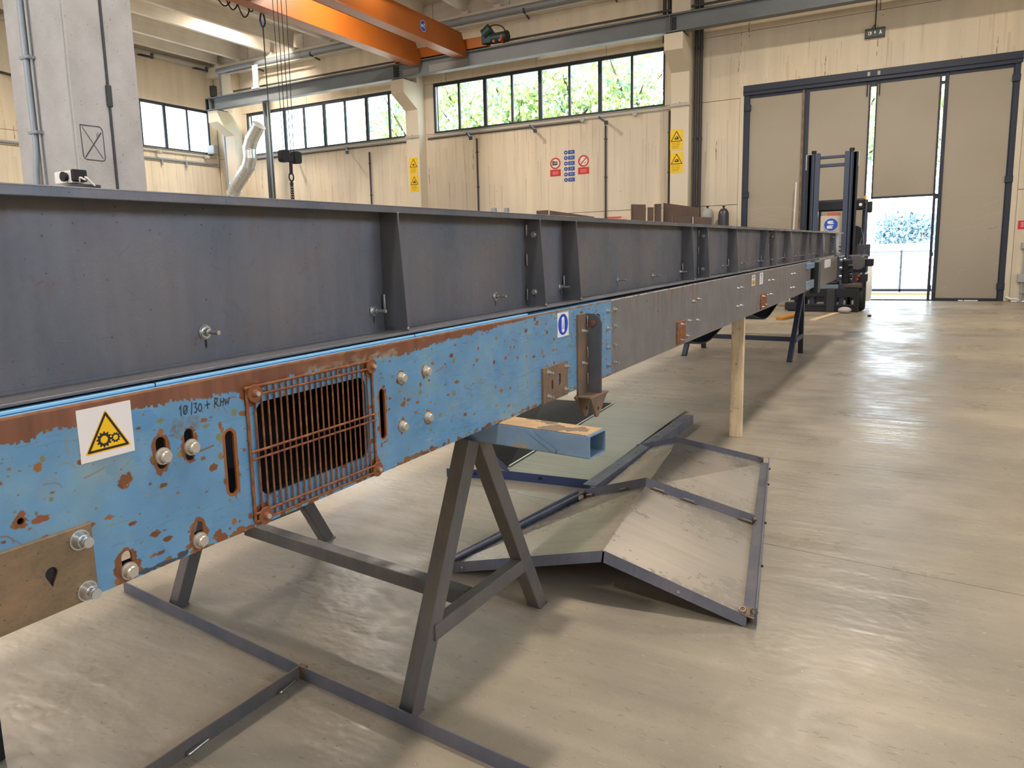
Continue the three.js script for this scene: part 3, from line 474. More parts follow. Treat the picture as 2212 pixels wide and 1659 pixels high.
single('wall_conduit', 'grey conduit running along the left end wall under its window', 'pipe', [rod([XL + 0.05, 5.25, -1], [XL + 0.05, 5.25, -21.5], 0.045, 10), ...[-20, -18.9].map((z) => box(XL, XL + 0.09, 5.02, 5.24, z, z + 0.06))], M.pipe);
single('wall_trunking', 'cream trunking on the left end wall just below its window', 'trunking', [rbox(XL, XL + 0.07, 5.5, 5.58, -21.5, -15, 0.006), ...[-18.7, -20.9].map((z) => rbox(XL + 0.06, XL + 0.26, 5.42, 5.55, z - 0.05, z + 0.05, 0.02))], M.pipeLight);
single('fuse_box', 'pale grey fuse box in the corner beside the left window', 'box', [rbox(XL, -23.3, 5.62, 5.95, -21.28, -21.08, 0.02)], M.plastic);
{ // galvanised extraction duct: short spiral-joint segments on an S-shaped path
  const d = thing('extraction_duct', 'shiny galvanised S-shaped extraction duct with an open top end, in the far corner', 'duct', [-20.7, 3, -20.3]);
  const P = [[-21.62, 0, -20.3], [-21.62, 3.4, -20.3], [-21.61, 3.9, -20.3], [-21.45, 4.16, -20.3], [-21.02, 4.55, -20.3], [-20.72, 4.85, -20.3], [-20.6, 5.15, -20.3], [-20.6, 5.5, -20.3], [-20.45, 5.8, -20.3], [-20.05, 6.26, -20.3]].map(([x, y, z]) => [x * 0.98, y > 0.1 ? 1.55 + (y - 1.55) * 0.98 : y, z * 0.98]);
  const R = 0.235;
  for (let i = 0; i < P.length - 1; i++) { part('duct_segment', rod(P[i], P[i + 1], R, 28), M.galv, d); if (i) { const a = V(...P[i]), b = V(...P[i + 1]).sub(a).normalize().multiplyScalar(0.025); part('seam_ring', rod(a.clone().sub(b).toArray(), a.clone().add(b).toArray(), R + 0.014, 28), M.galv, d); part('elbow', new THREE.SphereGeometry(R * 0.999, 24, 16).translate(...P[i]), M.galv, d); } }
  part('open_rim', new THREE.TorusGeometry(R + 0.004, 0.014, 8, 30).rotateX(PI / 2).applyQuaternion(new THREE.Quaternion().setFromUnitVectors(V(0, 1, 0), V(0.4, 0.46, 0).normalize())).translate(...P[P.length - 1]), M.galv, d);
}
// ---------- signs ----------
const signMat = (t) => S({ map: t, roughness: 0.5 });
function sign(name, label, category, x, y, w, h, z, tex, group) {
  const s = single(name, label, category, [new THREE.BoxGeometry(w, h, 0.006).translate(x, y, z + 0.003)], signMat(tex), { keepUV: true, group }); return s;
}
const triSign = (kind) => canvasTex(256, 400, (x, w, h) => {
  x.fillStyle = '#f2c80c'; x.fillRect(0, 0, w, h); x.strokeStyle = '#3a2a10'; x.lineWidth = 15; x.lineJoin = 'round'; x.beginPath(); x.moveTo(128, 34); x.lineTo(236, 224); x.lineTo(20, 224); x.closePath(); x.stroke();
  x.fillStyle = '#2c2a12'; if (kind === 0) { x.beginPath(); x.arc(128, 168, 24, 0, 7); x.fill(); for (let k = 0; k < 8; k++) x.fillRect(122 + 36 * Math.cos(k), 164 + 34 * Math.sin(k), 9, 9); } else { x.beginPath(); x.moveTo(82, 190); x.lineTo(100, 138 + 8 * kind); x.lineTo(140, 124); x.lineTo(166, 150); x.lineTo(178, 190); x.fill(); x.fillStyle = '#e9c41a'; x.beginPath(); x.arc(126, 160, 11, 0, 7); x.fill(); }
  x.fillStyle = 'rgba(92,70,14,.75)'; for (let k = 0; k < 4; k++) { const y = 256 + k * 32; let px = 34; while (px < 200 - k * 10) { const l = 8 + ((k * 37 + px * 7) % 22); x.fillRect(px, y, l, 11); px += l + 6; } }
});
const colFront = ZW + 0.45;
sign('warning_sign', 'upper yellow triangle warning sign on the middle column', 'sign', -14.05, 4.42, 0.33, 0.54, colFront, triSign(0)); sign('warning_sign', 'lower yellow triangle warning sign on the middle column', 'sign', -14.04, 3.85, 0.33, 0.53, colFront, triSign(1));
sign('warning_sign', 'upper yellow triangle warning sign on the right-hand column', 'sign', -5.31, 4.43, 0.35, 0.55, colFront, triSign(2)); sign('warning_sign', 'lower yellow triangle warning sign on the right-hand column', 'sign', -5.30, 3.82, 0.35, 0.55, colFront, triSign(1));
const scribble = (x, x0, y0, x1, rows, step, hgt) => { for (let k = 0; k < rows; k++) { let px = x0; while (px < x1) { const l = 6 + ((k * 31 + px * 13) % 16); x.fillRect(px, y0 + k * step, Math.min(l, x1 - px), hgt); px += l + 5; } } };
for (const [cx, cy, py, smoke] of [[-9.12, 4.145, 3.86, 0], [-8.205, 4.145, 3.86, 1]]) {
  const s = thing('prohibition_sign', smoke ? 'red no-smoking disc with its red caption plate, right of the blue plates' : 'red no-photography style disc with its red caption plate, left of the blue plates', 'sign', [cx, cy - 0.4, ZW]);
  const disc = canvasTex(256, 256, (x) => { x.fillStyle = '#e6ded0'; x.fillRect(0, 0, 256, 256); x.fillStyle = '#332c34'; if (smoke) { x.save(); x.translate(128, 128); x.rotate(0.7); x.fillRect(-70, -10, 120, 20); x.restore(); x.strokeStyle = '#5a5250'; x.lineWidth = 11; x.beginPath(); x.arc(110, 176, 34, 0.2, 2.9); x.stroke(); x.beginPath(); x.moveTo(140, 66); x.quadraticCurveTo(184, 84, 176, 120); x.stroke(); } else { x.fillRect(84, 78, 84, 112); x.fillRect(72, 160, 100, 40); x.fillStyle = '#b8a9a6'; x.beginPath(); x.arc(120, 116, 20, 0, 7); x.fill(); x.fillRect(104, 146, 40, 20); } x.strokeStyle = '#c32a2c'; x.lineWidth = 32; x.beginPath(); x.arc(128, 128, 110, 0, 7); x.stroke(); if (smoke) { x.lineWidth = 26; x.beginPath(); x.moveTo(52, 52); x.lineTo(204, 204); x.stroke(); } });
  part('sign_disc', new THREE.CylinderGeometry(0.175, 0.175, 0.006, 36).rotateX(PI / 2).translate(cx, cy, ZW + 0.004), signMat(disc), s, { keepUV: true });
  part('caption_plate', new THREE.BoxGeometry(0.35, 0.2, 0.006).translate(cx, py, ZW + 0.004), signMat(canvasTex(256, 144, (x) => { x.fillStyle = '#c4282c'; x.fillRect(0, 0, 256, 144); x.fillStyle = 'rgba(240,180,176,.9)'; scribble(x, 56, 44, 200, 3, 24, 12); })), s, { keepUV: true });
}
for (let i = 0; i < 6; i++) {
  const y = 4.44 - i * 0.163, place = ['topmost', 'second from the top', 'third from the top', 'fourth from the top', 'fifth from the top', 'bottom one'][i];
  const s = thing('mandatory_sign', `small blue instruction plate with round symbol, ${place} of the column of six`, 'sign', [-8.67, y - 0.06, ZW], 0, 'column of small blue instruction plates');
  part('sign_disc', new THREE.CylinderGeometry(0.06, 0.06, 0.005, 24).rotateX(PI / 2).translate(-8.775, y, ZW + 0.0035), signMat(canvasTex(64, 64, (x) => { x.fillStyle = '#1d3f8c'; x.fillRect(0, 0, 64, 64); x.fillStyle = '#c6d6ee'; x.beginPath(); x.ellipse(32, 32, 10 + i % 3, 15 - i % 2 * 3, 0, 0, 7); x.fill(); })), s, { keepUV: true });
  part('caption_plate', new THREE.BoxGeometry(0.21, 0.115, 0.005).translate(-8.595, y, ZW + 0.0035), signMat(canvasTex(96, 52, (x) => { x.fillStyle = '#1f4596'; x.fillRect(0, 0, 96, 52); x.fillStyle = 'rgba(180,205,235,.85)'; scribble(x, 28 - i % 3 * 6, 14, 74, 2, 14, 7); })), s, { keepUV: true });
}
{
  const e = thing('exit_sign', 'dark emergency exit sign with white pictograms hanging on a rod above the gate', 'sign', [-0.59, 6.45, ZW + 0.06]);
  part('housing', rbox(-0.81, -0.37, 6.46, 6.68, ZW + 0.03, ZW + 0.09, 0.01), M.frame, e);
  const t = canvasTex(256, 128, (x) => { x.fillStyle = '#2f3a37'; x.fillRect(0, 0, 256, 128); x.fillStyle = '#e9ece6'; x.strokeStyle = '#e9ece6'; x.lineWidth = 8; x.strokeRect(40, 44, 30, 44); x.beginPath(); x.moveTo(58, 60); x.lineTo(84, 40); x.lineTo(78, 90); x.fill(); x.fillRect(124, 40, 9, 44); x.beginPath(); x.moveTo(112, 62); x.lineTo(128, 36); x.lineTo(146, 62); x.fill(); x.beginPath(); x.arc(204, 40, 9, 0, 7); x.fill(); x.beginPath(); x.moveTo(184, 94); x.lineTo(198, 50); x.lineTo(214, 50); x.lineTo(226, 94); x.lineTo(212, 94); x.lineTo(205, 72); x.lineTo(196, 94); x.fill(); });
  part('face', new THREE.BoxGeometry(0.4, 0.19, 0.004).translate(-0.59, 6.57, ZW + 0.092), signMat(t), e, { keepUV: true });
  part('hanger_rod', [rod([-0.59, 6.68, ZW + 0.06], [-0.57, 8.6, ZW + 0.06], 0.014, 8), rod([-0.59, 6.78, ZW + 0.06], [-0.66, 6.68, ZW + 0.06], 0.01, 6)], M.darkPipe, e);
}
sign('red_sign', 'red notice plate on the wall right of the gate', 'sign', 2.73, 1.79, 0.3, 0.2, ZW, canvasTex(192, 128, (x) => { x.fillStyle = '#cf2f3a'; x.fillRect(0, 0, 192, 128); x.fillStyle = 'rgba(246,220,218,.9)'; scribble(x, 36, 24, 140, 4, 20, 10); }));
sign('pink_sign', 'small faded red and white notice low on the far wall between the stacked plates', 'sign', -7.15, 2.37, 0.62, 0.16, ZW, canvasTex(256, 64, (x) => { x.fillStyle = '#dfc0aa'; x.fillRect(0, 0, 256, 64); x.fillStyle = '#c8655a'; x.fillRect(0, 0, 180, 26); scribble(x, 10, 34, 240, 2, 14, 7); }));
{
  const s = thing('socket_panel', 'grey socket boxes joined by conduits on the wall right of the gate', 'socket', [2.85, 0, ZW]);
  part('upper_box', rbox(2.67, 3.0, 1.24, 1.38, ZW, ZW + 0.14, 0.015), M.plastic, s);
  part('lower_box', rbox(2.64, 3.0, 0.45, 0.65, ZW, ZW + 0.13, 0.015), M.plastic, s);
  for (const x of [2.74, 2.84]) { part('conduit', rod([x, 0.65, ZW + 0.05], [x, 1.24, ZW + 0.05], 0.018, 10), M.plastic, s); part('conduit', rod([x, 0, ZW + 0.05], [x, 0.45, ZW + 0.05], 0.024, 10), M.plastic, s); }
  part('clip', box(2.7, 2.88, 0.2, 0.225, ZW, ZW + 0.09), M.plastic, s);
}
single('floor_cable', 'short white cable lying at the foot of the wall right of the gate', 'cable', [tube([[2.45, 0.1, ZW + 0.05], [2.55, 0.06, ZW + 0.1], [2.66, 0.05, ZW + 0.1], [2.7, 0.02, ZW + 0.08]], 0.03, 20)], M.white);
single('door_stop', 'small white wedge on the floor in front of the right gate leaf', 'wedge', [rbox(1.62, 1.9, 0, 0.025, -21.62, -21.55, 0.006), rbox(1.5, 1.6, 0, 0.025, -21.62, -21.55, 0.006)], M.white);
{
  const c = thing('wall_lamp', 'white wall device with a round black lens on the near column behind the beam', 'camera', [-5.5, 1.9, -3.4]);
  part('body', rbox(-5.37, -5.16, 2.12, 2.21, -3.44, -3.34, 0.012), M.white, c);
  part('lens', [rod([-5.22, 2.165, -3.34], [-5.22, 2.165, -3.31], 0.028, 18), rod([-5.22, 2.165, -3.32], [-5.22, 2.165, -3.309], 0.035, 18)], M.black, c);
  part('cap', rbox(-5.165, -5.13, 2.13, 2.215, -3.445, -3.335, 0.01), M.black, c);
  part('shelf', rbox(-5.3, -5.0, 2.06, 2.1, -3.455, -3.3, 0.006), M.darkPipe, c);
  part('coiled_lead', tube([[-5.1, 2.12, -3.36], [-5.06, 2.15, -3.34], [-5.03, 2.13, -3.36], [-5.0, 2.15, -3.34], [-4.99, 2.09, -3.4]], 0.006, 30, 6), M.white, c);
}
single('column_conduit', 'thick grey conduit fixed to the white front of the near column', 'pipe', [rod([-5.7, 2.6, -3.43], [-5.7, 8.9, -3.43], 0.022, 14), tube([[-5.7, 2.62, -3.43], [-5.7, 2.4, -3.43], [-5.72, 2.2, -3.42], [-5.7, 1.6, -3.42]], 0.022, 20), ...[3.06, 2.52].map((y) => rbox(-5.74, -5.63, y, y + 0.022, -3.46, -3.4, 0.004))], M.pipe);
single('column_conduit', 'thin white conduit beside the thick grey one on the near column', 'pipe', [rod([-5.655, 1.6, -3.443], [-5.655, 8.9, -3.443], 0.009, 8)], M.plastic);
single('column_cable', 'dark cable with a clamp running down the grey side of the near column', 'cable', [rod([-5.26, 1.5, -3.775], [-5.26, 8.9, -3.775], 0.009, 8), rbox(-5.27, -5.245, 2.72, 2.88, -3.795, -3.755, 0.006)], M.darkPipe);

// ---------- the conveyor: dark trough above, blue and grey side channels below ----------
// its own axes: s along the beam, y up, o outwards to the aisle
const BY = 0.0404411, RC = new THREE.Matrix4().makeRotationY(PI / 2 - BY);
const SB = V(7, 0.97, -1.9);
const CO = V(SB.x, SB.y, SB.z).applyMatrix4(RC);
const conv = thing('conveyor', 'long conveyor of dark steel trough on blue and grey side channels, resting on trestles', 'conveyor', [CO.x, CO.y, CO.z], PI / 2 - BY);
const C = (name, list, mat, o = {}, parent = conv) => part(name, (Array.isArray(list) ? list : [list]).map((g) => g.clone().applyMatrix4(RC)), mat, parent, o);
const L3 = (s, y, o) => [s - SB.x, y - SB.y, o - SB.z];
const JOINTS = [-2, -0.02, 2.513, 4.955, 7.445, 9.95, 12.52, 13.75];
const OW = -1.308, OF = -1.205;
for (let i = 0; i < JOINTS.length - 1; i++) {
  const a = JOINTS[i] + 0.001, b = JOINTS[i + 1] - 0.001;
  C('side_plate', box(a, b, 1.338, 1.676, OW - 0.004, OW), M.mill);
  C('bottom_flange', [rbox(a, b, 1.3275, 1.334, OW - 0.02, -1.222, 0.0022, 2), box(a, b, 1.334, 1.34, OW - 0.004, OW + 0.003)], M.mill);
  C('top_flange', [rbox(a, b, 1.672, 1.678, OW - 0.09, -1.245, 0.0022, 2), rbox(a, b, 1.6585, 1.678, -1.251, -1.245, 0.002, 2)], M.millBright);
  C('far_side_plate', [box(a, b, 1.338, 1.676, -2.504, -2.5), box(a, b, 1.33, 1.336, -2.58, -2.5), box(a, b, 1.672, 1.678, -2.56, -2.42)], M.mill);
  C('trough_floor', box(a, b, 1.33, 1.336, -2.5, OW - 0.02), M.mill);
}
const boltGeo = new THREE.CylinderGeometry(0.0085, 0.0085, 0.007, 6).rotateX(PI / 2), washGeo = new THREE.CylinderGeometry(0.013, 0.013, 0.003, 18).rotateX(PI / 2);
// plates that stiffen the trough; those at the joints are a bolted pair with slot welds at the root
[0.62 - 1.6, 1.642, 2.513, 2.845, 4.59, 4.955, 5.81, 7.07, 7.445, 8.33, 9.63, 9.95, 11.0, 12.52].forEach((s, i) => {
  const joint = JOINTS.some((j) => Math.abs(j - s) < 0.01);
  const g = extr([[OW, 1.336], [-1.224, 1.336], [-1.246, 1.66], [OW, 1.672]], 0.006).rotateY(-PI / 2);    // x' = -z, z' = x
  const st = C('stiffener', g.translate(s + 0.003, 0, 0), M.millBright);
  C('weld_bead', [new THREE.SphereGeometry(0.005, 8, 6).translate(s - 0.002, 1.342, -1.226), new THREE.SphereGeometry(0.004, 8, 6).translate(s, 1.658, -1.247)], M.weld, {}, st);
  if (joint) {
    for (const y of [1.39, 1.605]) { C('flange_bolt', [rod([s - 0.016, y, -1.27], [s + 0.014, y, -1.27], 0.0065, 10), rod([s - 0.008, y, -1.27], [s - 0.004, y, -1.27], 0.0125, 6)], M.zinc, {}, st); }
    for (const y of [1.36, 1.49, 1.6]) C('weld', tube([[s - 0.006, y, OW + 0.006], [s - 0.007, y + 0.018, OW + 0.007], [s - 0.006, y + 0.042, OW + 0.006]], 0.0042, 10, 6), M.weld, {}, st);
  } else C('weld', tube([[s - 0.006, 1.385, OW + 0.006], [s - 0.008, 1.40, OW + 0.008], [s - 0.006, 1.437, OW + 0.006]], 0.0052, 10, 6), M.weld, {}, st);
});
{ // threaded studs low on the trough side
  const stud = mergeGeometries([new THREE.CylinderGeometry(0.0155, 0.0155, 0.0022, 22).translate(0, 0.0015, 0), new THREE.CylinderGeometry(0.013, 0.0145, 0.003, 22).translate(0, 0.004, 0), new THREE.CylinderGeometry(0.0078, 0.0095, 0.009, 6).translate(0, 0.01, 0), new THREE.CylinderGeometry(0.0048, 0.0048, 0.034, 12).translate(0, 0.028, 0)].map((g) => clean(g))).rotateX(PI / 2);
  const drip = clean(mergeGeometries([clean(new THREE.SphereGeometry(0.004, 8, 6).scale(0.8, 3, 0.2))]));
  for (const [s, y] of [[0.2, 1.396], [1.029, 1.396], [1.593, 1.394], [2.272, 1.389], [2.815, 1.392], [3.483, 1.389], [4.029, 1.387], [4.558, 1.388], [5.0, 1.39], [5.657, 1.39], [6.29, 1.39], [6.98, 1.39], [7.3, 1.39], [7.9, 1.39], [8.25, 1.39], [9.1, 1.39], [9.55, 1.39], [10.6, 1.39], [11.9, 1.39]]) {
    put('stud', stud, M.zinc, conv, L3(s, y, OW));
    put('oil_drip', drip, M.black, conv, L3(s + 0.001, y - 0.024, OW));
  }
}
// --- painted blue side channel ---
const S0 = 0.5, SL = 2.635, Y0 = 0.977, YH = 0.339;
const blueTex = canvasTex(2048, 264, (x, w, h) => {
  const X = (s) => (s - S0) / SL * w, Y = (y) => (Y0 + YH - y) / YH * h, q = w / SL;
  noiseCanvas(x, w, h, (u, v) => { const b = fbm(u, v, 22, 3, 4, 213) - 0.5, m = fbm(u, v, 70, 9, 3, 217) - 0.5, g = hash(Math.floor(u * w), Math.floor(v * h), 24) - 0.5, k = 1 + b * 0.12 + m * 0.1 + g * 0.04, t = Math.max(0, b) * 60; return [100 * k + t, 146 * k + t * 0.2, 180 * k - t * 0.9]; });
  for (let i = 0; i < 40; i++) { x.fillStyle = `rgba(66,122,178,${rnd(0.1, 0.35)})`; x.beginPath(); x.ellipse(rnd(w), rnd(h), rnd(6, 34), rnd(4, 16), rnd(3), 0, 7); x.fill(); }
  for (let i = 0; i < 26; i++) { x.fillStyle = `rgba(150,140,118,${rnd(0.06, 0.2)})`; x.beginPath(); x.ellipse(rnd(w), rnd(h), rnd(8, 44), rnd(4, 20), rnd(3), 0, 7); x.fill(); }
  const rust = () => ['#7d4a2c', '#8a5230', '#6f4228', '#94602f', '#7d5a34'][Math.floor(rnd(5))];
  const blob = (cx, cy, rx, ry, col) => { x.fillStyle = col; x.beginPath(); const n = 14; for (let k = 0; k <= n; k++) { const a = k / n * 2 * PI, r = rnd(0.7, 1.25); x.lineTo(cx + rx * r * Math.cos(a), cy + ry * r * Math.sin(a)); } x.fill(); };
  // scratches and stained curls
  for (let i = 0; i < 200; i++) { const px = rnd(w), py = rnd(h), l = rnd(5, 46), a = rnd(6.3); x.strokeStyle = `rgba(${rnd() < 0.6 ? '146,128,84' : '96,98,104'},${rnd(0.2, 0.65)})`; x.lineWidth = rnd(0.7, 2); x.beginPath(); x.moveTo(px, py); x.quadraticCurveTo(px + l * Math.cos(a) * 0.5 + rnd(-10, 10), py + l * Math.sin(a) * 0.5 + rnd(-10, 10), px + l * Math.cos(a), py + l * Math.sin(a) * 0.8); x.stroke(); }
  // rust freckles, denser towards the near end
  for (let i = 0; i < 820; i++) { const px = Math.pow(rnd(), 1.25) * w, py = rnd(h), r = Math.pow(rnd(), 3) * 5 + 0.7; blob(px, py, r * rnd(0.8, 2), r * rnd(0.7, 1.3), rnd() < 0.7 ? rust() : '#7d7a52'); }
  for (let i = 0; i < 26; i++) { const px = rnd(w), py = h * rnd(0.1, 0.95); x.strokeStyle = rust(); x.lineWidth = rnd(1, 2.6); x.beginPath(); x.moveTo(px, py); x.quadraticCurveTo(px + rnd(-10, 24), py + rnd(-14, 10), px + rnd(8, 34), py + rnd(-14, 14)); x.stroke(); }
  // bare rusty band under the upper edge with a ragged lower border, fading to a thin line along the beam
  for (let px = 0; px < w; px += 1.5) {
    const s = S0 + px / w * SL, t = s < 1.35 ? 25 : Math.max(3, 25 - (s - 1.35) * 20), jag = (fbm(px / w, 0.3, 64, 8, 3, 231) - 0.35) * 26 + (hash(Math.floor(px / 4), 3, 7) - 0.5) * 7;
    const hh = Math.max(s > 2.0 && hash(Math.floor(px / 26), 5, 9) < 0.45 ? 0 : 2, Math.min(t + jag * Math.min(1, t / 22), 46)), k = 0.8 + 0.4 * fbm(px / w, 0.7, 120, 8, 3, 237);
    x.fillStyle = `rgb(${122 * k},${78 * k},${58 * k})`; x.fillRect(px, 0, 2, hh); x.fillStyle = `rgba(190,136,88,${0.4 + 0.4 * hash(Math.floor(px / 8), 1, 3)})`; x.fillRect(px, 0, 2, 3);
  }
  // ragged rust along the lower edge
  for (let i = 0; i < 120; i++) { const px = rnd(w); blob(px, h - rnd(0, 7), rnd(2, 12), rnd(1.5, 7), rust()); }
  for (let i = 0; i < 34; i++) { const px = X(0.7 + rnd(0.5)); blob(px, h - rnd(0, 26), rnd(2, 9), rnd(2, 6), rust()); }
  for (let i = 0; i < 12; i++) { const px = X(0.72 + rnd(0.2)); blob(px, h - rnd(0, 8), rnd(3, 12), rnd(2, 6), '#3d4650'); }
  // rust halos round slots and bolts
  const halo = (s, y, rx, ry, n) => { for (let k = 0; k < n; k++) { const a = rnd(6.3); blob(X(s) + Math.cos(a) * rx * rnd(0.5, 1), Y(y) + Math.sin(a) * ry * rnd(0.5, 1), rnd(3, 7), rnd(3, 8), rust()); } blob(X(s), Y(y), rx, ry, '#7d4a2c'); };
  halo(0.829, 1.193, 15, 30, 30); halo(0.891, 1.195, 14, 27, 26); halo(0.895, 1.008, 16, 26, 34); halo(0.74, 1.005, 17, 27, 40);
  for (const [s, y] of [[1.571, 1.216], [1.688, 1.216], [1.568, 1.082], [1.689, 1.082]]) halo(s, y, 14, 14, 14);
  for (const s of [0.987, 1.486]) { x.strokeStyle = '#94562c'; x.lineWidth = s < 1.2 ? 9 : 5; x.beginPath(); for (const [a, b] of slotPath(X(s), Y(1.20), Y(1.067), 0.0125 * q).concat([slotPath(X(s), Y(1.20), Y(1.067), 0.0125 * q)[0]])) x.lineTo(a, b); x.stroke(); for (let k = 0; k < 20; k++) blob(X(s) + rnd(-15, 15), Y(rnd(1.05, 1.21)), rnd(1, 5), rnd(2, 7), rust()); }
  for (const [s, y] of [[1.053, 1.267], [1.438, 1.268], [1.443, 0.996], [1.059, 0.997]]) halo(s, y, 20, 20, 22);
  halo(0.752, 1.164, 10, 7, 4); halo(0.57, 1.147, 7, 9, 5);
  for (let k = 0; k < 60; k++) { const t = rnd(); x.fillStyle = `rgba(150,146,122,${rnd(0.15, 0.5)})`; x.beginPath(); x.ellipse(X(1.2 + t * 0.36), Y(1.287 + rnd(-0.008, 0.01)), rnd(3, 12), rnd(2, 6), 0, 0, 7); x.fill(); }
  for (let k = 0; k < 30; k++) { x.fillStyle = `rgba(110,96,88,${rnd(0.1, 0.4)})`; x.beginPath(); x.ellipse(X(0.885) + rnd(-24, 24), Y(1.235) + rnd(-9, 12), rnd(2, 9), rnd(2, 8), rnd(3), 0, 7); x.fill(); }
  // handwriting
  x.save(); x.translate(X(0.874), Y(1.2585)); x.scale(0.66, 0.8); x.fillStyle = x.strokeStyle = '#16202c'; x.lineWidth = 2.4; x.lineCap = 'round'; const P = (...p) => { x.beginPath(); p.forEach(([a, b], i) => i ? x.lineTo(a, b) : x.moveTo(a, b)); x.stroke(); };
  P([2, -9], [6, -14], [5, 4]); x.beginPath(); x.ellipse(17, -5, 5, 8, 0.2, 0, 7); x.stroke(); P([12, 1], [24, -11]); P([32, 6], [36, -16]); P([41, -13], [48, -13], [44, -6], [49, -2], [46, 4], [41, 4]); x.beginPath(); x.ellipse(57, -3, 4.5, 7, 0.1, 0, 7); x.stroke();
  P([72, -5], [84, -6]); P([78, -12], [78, 2]); P([97, 3], [100, -14], [107, -13], [105, -6], [99, -5], [110, 3]); P([114, 3], [117, -11]); P([116, -4], [123, -5]); P([122, 3], [125, -11]); P([128, -8], [130, 2], [134, -4], [137, 2], [142, -9]); x.restore();
});
const blueMat = S({ map: blueTex, roughness: 0.52, metalness: 0.05, roughnessMap: rep(millRough, 1, 1) });
const planar = (g) => { g = clean(g); const p = g.attributes.position, u = g.attributes.uv; for (let i = 0; i < p.count; i++) u.setXY(i, (p.getX(i) - S0) / SL, (p.getY(i) - Y0) / YH); return g; };
{
  const holes = [slotPath(0.987, 1.067, 1.20, 0.0112), slotPath(1.486, 1.067, 1.20, 0.0105), rrect(1.06, 1.421, 1.037, 1.244, 0.025), slotPath(0.829, 1.163, 1.224, 0.0105), slotPath(0.891, 1.163, 1.226, 0.0105), slotPath(0.895, 0.985, 1.037, 0.0105), slotPath(0.74, 0.983, 1.034, 0.0105), circ(0.57, 1.147, 0.0055, 14), rrect(2.845, 3.005, 0.99, 1.268, 0.03)];
  const panel = C('blue_side_channel', planar(extr(rect(S0, S0 + SL - 0.003, Y0, Y0 + YH), 0.006, holes).translate(0, 0, OF - 0.006)), blueMat, { keepUV: true, label: 'blue painted side channel flaking to rust' });
  C('channel_flange', [box(-2, S0 + SL - 0.003, Y0 + YH - 0.006, Y0 + YH, OF - 0.08, OF - 0.006), box(-2, S0 + SL - 0.003, Y0, Y0 + 0.006, OF - 0.08, OF - 0.006), box(-2, S0, Y0, Y0 + YH, OF - 0.006, OF)], M.lightBlue, {}, panel);
  C('edge_strip', rbox(-2, 2.35, 1.317, 1.3232, -1.236, -1.219, 0.002, 2), M.lightBlue, { label: 'light blue strip along the upper edge, window reflection put into its colour' }, panel);  // pale colour stands for the window reflection on the channel top
  for (const s of [0.465, 0.838, 1.66]) C('strip_gap', box(s, s + 0.002, 1.3165, 1.3238, -1.237, -1.2185), M.black, {}, panel);
  const hexB = mergeGeometries([new THREE.CylinderGeometry(0.016, 0.0165, 0.004, 22).translate(0, 0.002, 0), new THREE.CylinderGeometry(0.0128, 0.0145, 0.010, 6).translate(0, 0.008, 0), new THREE.CylinderGeometry(0.0095, 0.0112, 0.003, 18).translate(0, 0.0142, 0)].map(clean)).rotateX(PI / 2);
  for (const [s, y] of [[0.831, 1.187], [0.894, 1.189], [0.895, 0.9985], [0.741, 0.996], [1.571, 1.216], [1.688, 1.216], [1.568, 1.082], [1.689, 1.082]]) { put('bolt', hexB, M.boltHead, conv, L3(s, y, OF), [0, 0, rnd(1)]); }
  // studs either side of the channel joint and on the plates: washer, nut and thread
  const nutStud = mergeGeometries([new THREE.CylinderGeometry(0.0125, 0.0125, 0.003, 18).translate(0, 0.0015, 0), new THREE.CylinderGeometry(0.0092, 0.0098, 0.01, 6).translate(0, 0.008, 0), new THREE.CylinderGeometry(0.0055, 0.0055, 0.012, 10).translate(0, 0.018, 0)].map(clean)).rotateX(PI / 2);
  globalThis.nutStud = nutStud;
  const NS = (s, y, o = OF) => put('stud', nutStud, M.zinc, conv, L3(s, y, o), [0, 0, rnd(1)]);
  for (const y of [1.27, 1.193, 1.108, 1.027]) { NS(3.082, y); NS(3.166, y); }
  // grille over the vent opening
  const gr = C('vent_grille', [rod([1.036, 0.99, OF + 0.004], [1.036, 1.282, OF + 0.004], 0.0034, 8)], M.rust, { label: 'rusty wire grille over the vent opening' });
  const W = (p, q, r = 0.0024) => C('wire', rod(p, q, r, 6), M.rust, {}, gr);
  W([1.445, 0.985, OF + 0.004], [1.445, 1.272, OF + 0.004], 0.0034); W([1.027, 1.2815, OF + 0.008], [1.43, 1.2815, OF + 0.008], 0.0032);
  for (const y of [1.263, 1.143, 1.127, 1.008, 0.9905]) W([1.034, y, OF + 0.009], [1.446, y, OF + 0.009], 0.0028);
  for (let i = 0; i <= 20; i++) W([1.056 + i * 0.01835, 0.99, OF + 0.005], [1.056 + i * 0.01835, 1.281, OF + 0.005]);
  const wash = mergeGeometries([new THREE.CylinderGeometry(0.0185, 0.0195, 0.003, 24).translate(0, 0.0105, 0), new THREE.SphereGeometry(0.009, 14, 8, 0, 7, 0, PI / 2).translate(0, 0.011, 0)].map(clean)).rotateX(PI / 2), head = new THREE.CylinderGeometry(0.0055, 0.006, 0.004, 6).rotateX(PI / 2);
  for (const [s, y] of [[1.053, 1.267], [1.438, 1.268], [1.443, 0.996], [1.059, 0.997]]) { const l = L3(s, y, OF); put('grille_washer', wash, M.rust, conv, l); put('grille_bolt', head, M.boltHead, conv, [l[0], l[1], l[2] + 0.021]); }
  C('vent_sill', box(1.03, 1.45, 0.985, 1.0, OF - 0.09, OF - 0.04), M.rustPlate);
